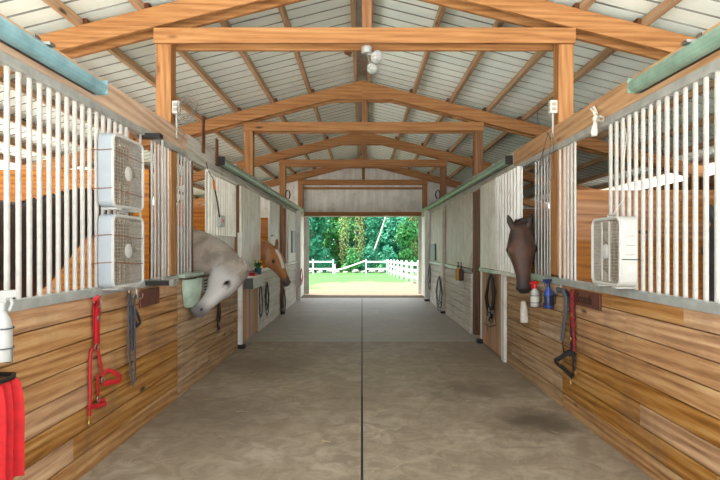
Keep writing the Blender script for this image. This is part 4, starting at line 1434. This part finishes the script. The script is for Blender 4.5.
# riding crop, switch box on the white ribbed panel
t = thing('riding_crop', 'black riding crop with an orange grip hanging on the white ribbed panel', 'crop', on_wall(220, 217, XL + .03))
put('shaft', MB().tube([on_wall(215, 190, XL + .03), on_wall(217.5, 203, XL + .03), on_wall(219.5, 217, XL + .03)], .009, 8), 'black_nylon', t, True)
put('grip', MB().tube([on_wall(213.5, 180, XL + .03), on_wall(214.8, 189.5, XL + .03)], .013, 8), 'orange_grip', t, True)
put('loop', MB().tube([on_wall(213.5, 180, XL + .03), on_wall(208, 170, XL + .03), on_wall(206, 162, XL + .02)], .004, 6), 'cord_black', t, True)
c = on_wall(222.5, 221, XL + .02)
t = thing('switch_box', 'small white switch box with a paper tag on the ribbed panel', 'switch', c)
put('case', MB().box(XL - .02, XL + .025, c.y - .1, c.y + .1, c.z - .07, c.z + .07), 'fan_white', t, bevel=.005)
put('toggle', MB().box(XL + .0255, XL + .035, c.y - .02, c.y + .0, c.z - .02, c.z + .02), 'plastic_red', t, bevel=.002)
# track hangers standing above the left plate beam
for px, y0, y1, lab in ((203, 116, 153, 'taller dark iron strap standing above the left plate beam'), (216.5, 139, 166, 'shorter dark iron strap standing above the left plate beam')):
    a, b = on_wall(px, y1, XL), on_wall(px, y0, XL)
    o = put('iron_strap', MB().box(XL - .002, XL + .012, a.y - .045, a.y + .045, a.z, b.z), 'cleat', bevel=.002)
    tag(o, lab, 'bracket', 'iron straps')

# outlet boxes and cords on the first posts
def outlet(label, x, y, z, sd, loops, mat, lab2):
    t = thing('outlet_box', label, 'outlet', (x, y, z - .06), 'outlet boxes on posts')
    put('case', MB().box(x - .035, x + .035, y - .03, y + .03, z - .06, z + .06), 'fan_white', t, bevel=.005)
    for q in (-.022, .022):
        put('socket', MB().box(x - sd * .036, x - sd * .038, y - .018, y + .018, z + q - .014, z + q + .014), 'fan_grille', t)
        put('socket', MB().box(x - .018, x + .018, y - .0325, y - .0305, z + q - .014, z + q + .014), 'fan_grille', t)
    put('conduit', MB().tube([(x, y, z - .06), (x, y, z - .28)], .011, 8), 'galv', t, True)
    c = thing('extension_cord', lab2, 'cord', (x, y, z - .1), 'cords on posts')
    for pts in loops:
        put('loop', MB().tube(pts, .0028, 6), mat, c, True)


rnd = random.Random(11)
lp = []
for k in range(5):
    cx, cz = -1.61 + .02 * rnd.random(), 2.66 + .05 * rnd.random()
    rr = rnd.uniform(.055, .1)
    lp.append([V((cx + rr * math.cos(a) * .9 + .01 * math.sin(3 * a + k), 4.86 - .012 * k + .03 * math.sin(a), cz + rr * math.sin(a) * 1.1 + .012 * math.cos(2 * a + k))) for a in [2 * math.pi * i / 20 for i in range(22)]])
lp.append([V((-1.71, 4.84, 2.56)), V((-1.68, 4.83, 2.45)), V((-1.70, 4.82, 2.4)), V((-1.66, 4.85, 2.36)), V((-1.64, 4.9, 2.47)), V((-1.69, 4.86, 2.6))])
outlet('white outlet box on the first post above the bracketed gate', -1.725, 4.93, 2.715, -1, lp, 'cord_grey', 'tangle of grey cord looped below the outlet box on the left post')
lp = [[V((1.73, 4.9, 2.72)), V((1.62, 4.86, 2.74)), V((1.60, 4.84, 2.6)), V((1.63, 4.84, 2.5)), V((1.70, 4.84, 2.46)), V((1.72, 4.84, 2.40))],
      [V((1.72, 4.84, 2.42)), V((1.71, 4.83, 2.2)), V((1.70, 4.83, 2.06)), V((1.72, 4.83, 2.02)), V((1.745, 4.83, 2.06)), V((1.75, 4.84, 2.3)), V((1.74, 4.84, 2.46))],
      [V((1.70, 4.84, 2.46)), V((1.67, 4.9, 2.3)), V((1.66, 5.0, 2.12)), V((1.69, 5.05, 2.1)), V((1.72, 5.0, 2.36))]]
outlet('white outlet box on the first post above the wooden stud', 1.775, 4.93, 2.72, 1, lp, 'cord_black', 'dark cord hanging in loops below the outlet box on the right post')
for sd, x in ((-1, -1.70), (1, 1.74)):
    o = put('coiled_cord', MB().tube([V((x + .05 * math.cos(a) * (1 + .15 * math.sin(a * .37)), 12.15 + .02 * math.sin(a * .5), 2.62 + .1 * math.sin(a))) for a in [i * .35 for i in range(60)]], .009, 6), 'cord_black', None, True)
    tag(o, f'dark cord coiled on the third post on the {SIDE[sd]}', 'cord', 'cords on posts')

# rag knotted round the right plate beam
c = at_depth(595.5, 120, 3.98)
t = thing('knotted_rag', 'white cotton rag knotted on the plate beam above the single box fan', 'rag', c)
xk = XR - .03
kp = lambda px, py, o=.0: on_wall(px, py, xk - o)
put('knot', MB().ball(kp(596, 119), .028, .03, .026, 10, 8), 'rag', t, True)
put('bow', MB().tube([kp(596, 119), kp(600, 116, .02), kp(604, 118, .03), kp(603, 121, .02), kp(596, 120)], .008, 6), 'rag', t, True)
put('bow', MB().tube([kp(596, 119), kp(594, 112, .02), kp(591, 109, .01), kp(594, 107), kp(597, 114)], .009, 6), 'rag', t, True)
put('hanging_end', MB().tube([kp(595.5, 119), kp(595, 126, .01), kp(594, 132, .012), kp(594, 136, .012)], [.012, .018, .026, .022], 8), 'rag', t, True)

# twin lamp under the first tie beam
c = V((.045, 4.95, 3.285))
t = thing('twin_floodlight', 'twin glass floodlight under the middle of the nearest tie beam', 'lamp', c, None)
put('junction_box', MB().lathe([(0, .0), (.05, .0), (.05, -.05), (.042, -.06), (0, -.06)], c, (0, 0, 1), 16), 'galv', t, True)
for (dx, dz, dy, k) in ((.085, -.11, -.06, 1.0), (.045, -.185, .02, .85)):
    a = c + V((.01, 0, -.055))
    b = c + V((dx, dy, dz))
    ax = V((.25, -.8, -.5)).normalized()
    put('arm', MB().tube([a, a.lerp(b - ax * .05, .6) + V((0, .02, 0)), b - ax * .06], .008, 8), 'steel', t, True)
    bl = put('bulb', MB().lathe([(.018 * k, -.075 * k), (.026 * k, -.05 * k), (.05 * k, -.01 * k), (.062 * k, .012 * k), (.06 * k, .022 * k), (.03 * k, .03 * k), (0, .032 * k)], b, ax, 20), 'lamp_glass', t, True)
    put('reflector', MB().lathe([(0, -.045 * k), (.02 * k, -.045 * k), (.044 * k, -.01 * k), (.05 * k, .004 * k), (.04 * k, -.005 * k), (.015 * k, -.036 * k), (0, -.038 * k)], b, ax, 20), 'steel', t, True)
o = put('wood_block', MB().obox(at_depth(348.5, 51, 5.4), (.9, 0, -.4), (0, 1, 0), (.4, 0, .9), .035, .05, .03), 'cleat')
tag(o, 'small dark wood block beside the ridge purlin', 'block')

# loose straw
mb = MB()
rnd = random.Random(21)
for (cx, cy, sp, n) in ((-1.1, 4.9, .5, 10), (-.9, 5.6, .4, 9), (.9, 5.4, .45, 8), (.2, 3.7, .9, 4), (-1.2, 3.6, .4, 3), (1.3, 4.1, .4, 4)):
    for k in range(n):
        x, y = cx + rnd.gauss(0, sp), cy + rnd.gauss(0, sp)
        if abs(x) > 1.68:
            continue
        a, L = rnd.uniform(0, 3.2), rnd.uniform(.03, .12)
        dx, dy = math.cos(a) * L / 2, math.sin(a) * L / 2
        mb.tube([(x - dx, y - dy, .004), (x + rnd.uniform(-.01, .01), y, .007), (x + dx, y + dy, .004)], .0026, 5)
o = put('straw', mb, 'straw')
o['kind'] = 'stuff'
o['label'] = 'scattered wisps of straw on the concrete aisle'
o['category'] = 'straw'
# ------------------------------------------------------------------ outside
mb = MB()
xs = [-60, -40, -28, -20, -14, -10, -7, -5, -3, -1.5, 0, 1.5, 3, 5, 7, 10, 14, 20, 28, 40, 60]
ys = [-50, -30, -18, -10, -5, -1, 2, 6, 10, 14, 15, 16, 17, 18, 20, 22, 24, 27, 30, 34, 38, 42, 46, 50, 55, 62, 75, 95]
vs = [(x, y, zg(y)) for y in ys for x in xs]
nx = len(xs)
fs = [(j * nx + i, j * nx + i + 1, (j + 1) * nx + i + 1, (j + 1) * nx + i) for j in range(len(ys) - 1) for i in range(nx - 1)]
struct('ground', MB().add(vs, [f for f in fs]), 'ground', 'pale sand yard and bright lawn beyond the far doorway', smooth=True, origin=(0, 0, 0))


def fence(label, pts, zs, grp='white paddock fences', ends=True):
    """Posts at PTS with rails at heights ZS between them."""
    p0 = pts[0]
    t = thing('paddock_fence', label, 'fence', (p0[0], p0[1], zg(p0[1])), grp)
    for (x, y) in pts:
        z = zg(y)
        put('post', MB().box(x - .06, x + .06, y - .06, y + .06, z - .05, z + 1.12).lathe([(.09, 0), (.09, .015), (.0, .06)], (x, y, z + 1.12), (0, 0, 1), 4), 'vinyl', t)
    for (a, b) in zip(pts, pts[1:]):
        for h in zs:
            A, B = V((a[0], a[1], zg(a[1]) + h)), V((b[0], b[1], zg(b[1]) + h))
            dr = (B - A)
            L = dr.length
            dr.normalize()
            sdv = dr.cross(V((0, 0, 1))).normalized()
            put('rail', MB().obox((A + B) / 2, dr, sdv, sdv.cross(dr), L / 2 - .05, .02, .07), 'vinyl', t)
    return t


fence('white two-rail fence ending at the sloping pole barrier', [(-11.2, 42), (-8.8, 42), (-6.4, 42), (-3.88, 42), (-2.3, 42)], (.42, .98))
fence('short white two-rail fence between the pole barrier and the corner', [(.32, 42), (1.98, 42)], (.42, .98))
run = [(2.06 + .64 * k / 6.5, 42 - 15 * k / 6.5) for k in range(0, 11)]
fence('white three-rail fence running back along the yard towards the barn', run, (.32, .66, 1.0))
t = thing('pole_barrier', 'sloping white pole closing the gap in the fence', 'barrier', (-1, 42, zg(42)))
put('pole', MB().tube([(-2.22, 42, zg(42) + .3), (-1.4, 42, zg(42) + .45), (.24, 42, zg(42) + 1.04)], .06, 10), 'vinyl', t, True)
put('pivot_post', MB().box(-2.2, -2.1, 42.08, 42.2, zg(42), zg(42) + .8), 'vinyl', t)

rnd = random.Random(4)
for k in range(14):
    x = -4.2 + .72 * k + rnd.uniform(-.06, .06)
    y = 44.5 + rnd.uniform(-.5, .5)
    r = rnd.uniform(.16, .3)
    mb = MB().ball((x, y, zg(y) + r * .45), r * 1.2, r, r * .7, 9, 6)
    mb.v = [p + V((mnoise.noise(p * 4), mnoise.noise(p * 4 + V((9, 0, 0))), mnoise.noise(p * 4 + V((0, 9, 0))))) * (r * .35) for p in mb.v]
    o = put('rock', mb, 'rock')
    tag(o, 'grey rock in the row at the foot of the trees', 'rock', 'rocks at the foot of the trees')


def tree(name, label, x, y, h, rad, leaf, seed, n=2600, trunk=.16, bark='bark', low=.3, size=.2, lean=(0, 0), squash=1.0, grp='trees beyond the fence', cat='tree'):
    rnd = random.Random(seed)
    z = zg(y)
    t = thing(name, label, cat, (x, y, z), grp)
    top = V((x + lean[0], y + lean[1], z + h * .8))
    base = V((x, y, z - .05))
    tp = [base, base.lerp(top, .33) + V((rnd.uniform(-.1, .1), 0, 0)), base.lerp(top, .66) + V((rnd.uniform(-.15, .15), 0, 0)), top]
    tk = MB().tube(tp, [trunk, trunk * .8, trunk * .55, trunk * .2], 9)
    put('trunk', tk, bark, t, True)
    blobs = []
    for k in range(16):
        a = rnd.uniform(0, 6.283)
        e = rnd.random() ** .6
        zz = z + h * (low + (1 - low) * rnd.random())
        f = math.sin(math.pi * min(1, max(.12, (zz - z - h * low) / (h * (1 - low)) * .85 + .12)))
        ctr = base.lerp(top, min(1, (zz - z) / h))
        blobs.append((V((ctr.x + rad * .75 * e * f * math.cos(a), ctr.y + rad * .75 * e * f * math.sin(a), zz)), rad * rnd.uniform(.28, .5)))
    br = MB()
    for (c, r) in blobs[:9]:
        a = base.lerp(top, min(.95, max(.2, (c.z - z) / h - .15)))
        br.tube([a, a.lerp(c, .5) + V((0, 0, .1)), c], [trunk * .4, trunk * .25, trunk * .1], 5)
    put('branch', br, bark, t, True)
    vs, fs = [], []
    for k in range(n):
        c, r = blobs[k % len(blobs)]
        dr = V((rnd.gauss(0, 1), rnd.gauss(0, 1), rnd.gauss(0, 1) * squash)).normalized()
        p = c + V((dr.x, dr.y, dr.z)) * (r * rnd.uniform(.55, 1.05))
        nm = (dr + V((rnd.gauss(0, .5), rnd.gauss(0, .5), rnd.gauss(0, .5) + .35))).normalized()
        a = nm.orthogonal().normalized()
        a = (a * math.cos(k) + nm.cross(a) * math.sin(k))
        b = nm.cross(a)
        s_ = size * rnd.uniform(.6, 1.25)
        i = len(vs)
        vs += [p - a * s_, p - b * (s_ * .5) + nm * (s_ * .1), p + a * s_, p + b * (s_ * .5) + nm * (s_ * .1)]
        fs.append((i, i + 1, i + 2, i + 3))
    put('foliage', MB().add(vs, fs), leaf, t)
    return t


TR = [  # name, label, x, y, height, radius, leaf, low
    ('broadleaf_tree', 'blue-green bushy tree straight behind the two-rail fence', -4.6, 48, 7.5, 2.6, 'leaf_teal', .06),
    ('broadleaf_tree', 'dark leafy tree filling the left edge of the doorway view', -7.2, 50, 8.5, 3.0, 'leaf_dark', .05),
    ('broadleaf_tree', 'mid green tree behind the sloping pole barrier', -2.3, 52, 8.0, 2.5, 'leaf_green', .08),
    ('broadleaf_tree', 'rounded blue-green tree just right of the pale leaning trunk', 2.6, 50, 7.5, 2.4, 'leaf_teal', .06),
    ('broadleaf_tree', 'bright green tree behind the corner of the fences', 4.7, 48, 6.5, 2.2, 'leaf_green', .08),
    ('broadleaf_tree', 'middle-sized dark tree right behind the two central vine curtains', -1.0, 53.5, 8, 2.6, 'leaf_dark', .02),
    ('broadleaf_tree', 'tall dark tree at the back of the trees, behind the hanging vines', .3, 57, 11, 3.6, 'leaf_dark', .04),
    ('broadleaf_tree', 'yellow-green tree at the right edge of the doorway view', 6.8, 51, 8, 2.8, 'leaf_lime', .08),
    ('broadleaf_tree', 'tall blue-green tree deep in the woods on the left', -5.5, 58, 11, 3.6, 'leaf_teal', .05),
    ('broadleaf_tree', 'tall dark tree deep in the woods on the right', 5.6, 58, 11, 3.6, 'leaf_dark', .05),
    ('broadleaf_tree', 'dark tree at the very back of the woods behind the pale leaning trunk', 3.0, 62, 11, 4.2, 'leaf_dark', .03),
    ('broadleaf_tree', 'dark tree at the very back of the woods on the left of the doorway', -3.0, 63, 11, 4.4, 'leaf_teal', .03),
    ('broadleaf_tree', 'dark tree at the very back of the woods, far left edge', -9.0, 62, 11, 4.4, 'leaf_dark', .03),
    ('broadleaf_tree', 'dark tree at the very back of the woods, far right edge', 9.0, 62, 11, 4.4, 'leaf_green', .03),
    ('broadleaf_tree', 'outermost dark tree of the woods on the left', -12, 54, 10, 4.0, 'leaf_dark', .05),
    ('broadleaf_tree', 'outermost green tree of the woods on the right', 12, 54, 10, 4.0, 'leaf_green', .05),
]
for i, (nm, lab, x, y, h, r, lf, low) in enumerate(TR):
    tree(nm, lab, x, y, h, r, lf, 100 + i, (7000 if h > 9 else 5200) if abs(x) < 9 else 3500, .15 + .01 * h, 'bark', low, .17 + .012 * r)
SH = [('low blue-green shrub at the left of the sloping pole', -3.4, 46.3, 'leaf_teal'), ('low green shrub under the hanging vines', -.9, 46.5, 'leaf_green'), ('low dark shrub left of the pale leaning trunk', .6, 46.2, 'leaf_dark'),
      ('low blue-green shrub right of the pale leaning trunk', 2.2, 46.4, 'leaf_teal'), ('low bright shrub behind the fence corner', 3.9, 46, 'leaf_green'), ('low dark shrub at the left end of the fence', -5.8, 46, 'leaf_dark')]
for i, (lab, x, y, lf) in enumerate(SH):
    tree('shrub', lab, x, y, 1.9, 1.1, lf, 300 + i, 1100, .05, 'bark', .1, .12, grp='shrubs behind the fence', cat='shrub')


def vines(label, x, y, z1, z0, wd, seed, leaf):
    rnd = random.Random(seed)
    t = thing('hanging_vine', label, 'vine', (x, y, zg(y)), 'vines hanging from the trees')
    st, vs, fs = MB(), [], []
    for k in range(9):
        px = x + rnd.uniform(-wd, wd)
        py = y + rnd.uniform(-.3, .3)
        zb = z0 + rnd.uniform(0, .8)
        st.tube([(px, py, z1), (px + .05, py, (z1 + zb) / 2), (px, py, zb)], .02, 5)
        for j in range(60):
            q = V((px + rnd.gauss(0, .1), py + rnd.gauss(0, .1), zb + (z1 - zb) * rnd.random()))
            s_ = rnd.uniform(.06, .12)
            a = V((rnd.gauss(0, .5), rnd.gauss(0, .5), -1)).normalized()
            b = a.orthogonal().normalized()
            b = (b * math.cos(j) + a.cross(b) * math.sin(j))
            i = len(vs)
            vs += [q, q + a * s_ + b * s_ * .5, q + a * s_ * 2, q + a * s_ - b * s_ * .5]
            fs.append((i, i + 1, i + 2, i + 3))
    put('stem', st, 'bark', t, True)
    put('leaves', MB().add(vs, fs), leaf, t)


vines('yellow-green vine curtain hanging left of the doorway centre', -1.5, 47.4, 6.0, -.2, .42, 1, 'leaf_lime')
vines('yellow-green vine curtain hanging at the doorway centre', -.25, 47.6, 6.2, -.1, .45, 2, 'leaf_lime')
vines('pale green vine curtain near the right edge of the doorway', 4.4, 46.8, 5.6, .3, .3, 3, 'leaf_lime')
a, b = at_depth(370, 262, 46.9), at_depth(389, 206, 46.9)
t = thing('leaning_tree', 'slender pale leaning trunk standing out against the dark foliage', 'tree', (a.x, 46.9, zg(46.9)), 'trees beyond the fence')
put('trunk', MB().tube([(a.x - .1, 46.9, zg(46.9) - .05), a, a.lerp(b, .5) + V((.06, 0, 0)), b, b + V((.8, 0, 1.6))], [.09, .085, .07, .06, .03], 9), 'bark_pale', t, True)
vs, fs = [], []
rnd = random.Random(77)
for k in range(500):
    p = b + V((.8 + rnd.gauss(0, .6), rnd.gauss(0, .6), 1.9 + rnd.gauss(0, .5)))
    d1 = V((rnd.gauss(0, 1), rnd.gauss(0, 1), rnd.gauss(0, 1))).normalized()
    d2 = d1.orthogonal().normalized()
    i = len(vs)
    vs += [p - d1 * .15, p - d2 * .07, p + d1 * .15, p + d2 * .07]
    fs.append((i, i + 1, i + 2, i + 3))
put('foliage', MB().add(vs, fs), 'leaf_green', t)

# ------------------------------------------------------------------ light
w = bpy.data.worlds.new('sky')
SC.world = w
w.use_nodes = True
nt = w.node_tree
bg = nt.nodes['Background']
bg.inputs[0].default_value = (.93, .97, 1.0, 1)
bg.inputs[1].default_value = SKY
sl = bpy.data.lights.new('sun', 'SUN')
sl.energy = SUN
sl.angle = R(2)
sl.color = (1, .96, .9)
so = bpy.data.objects.new('sun', sl)
COL.objects.link(so)
dirv = V((.28, -.12, -.95))               # high sun, a little from the left and from beyond the barn
so.rotation_euler = dirv.to_track_quat('-Z', 'Y').to_euler()
so.location = (-6, -8, 20)

# ------------------------------------------------------------------ camera
cam = bpy.data.cameras.new('camera')
cam.sensor_width = 36
cam.lens = FPX / 720 * 36
cam.shift_x = -(VX - 360) / 720
cam.shift_y = (VY - 240) / 720
cam.clip_end = 300
co = bpy.data.objects.new('camera', cam)
COL.objects.link(co)
co.location = (0, 0, EYE)
co.rotation_euler = (R(90), 0, 0)
SC.camera = co
vs_ = SC.view_settings
vs_.view_transform = 'Standard'
vs_.look = 'None'
vs_.gamma = 1
vs_.use_curve_mapping = False
vs_.exposure = EXPO
SC.cycles.max_bounces = 12
SC.cycles.diffuse_bounces = 8
SC.cycles.use_denoising = True
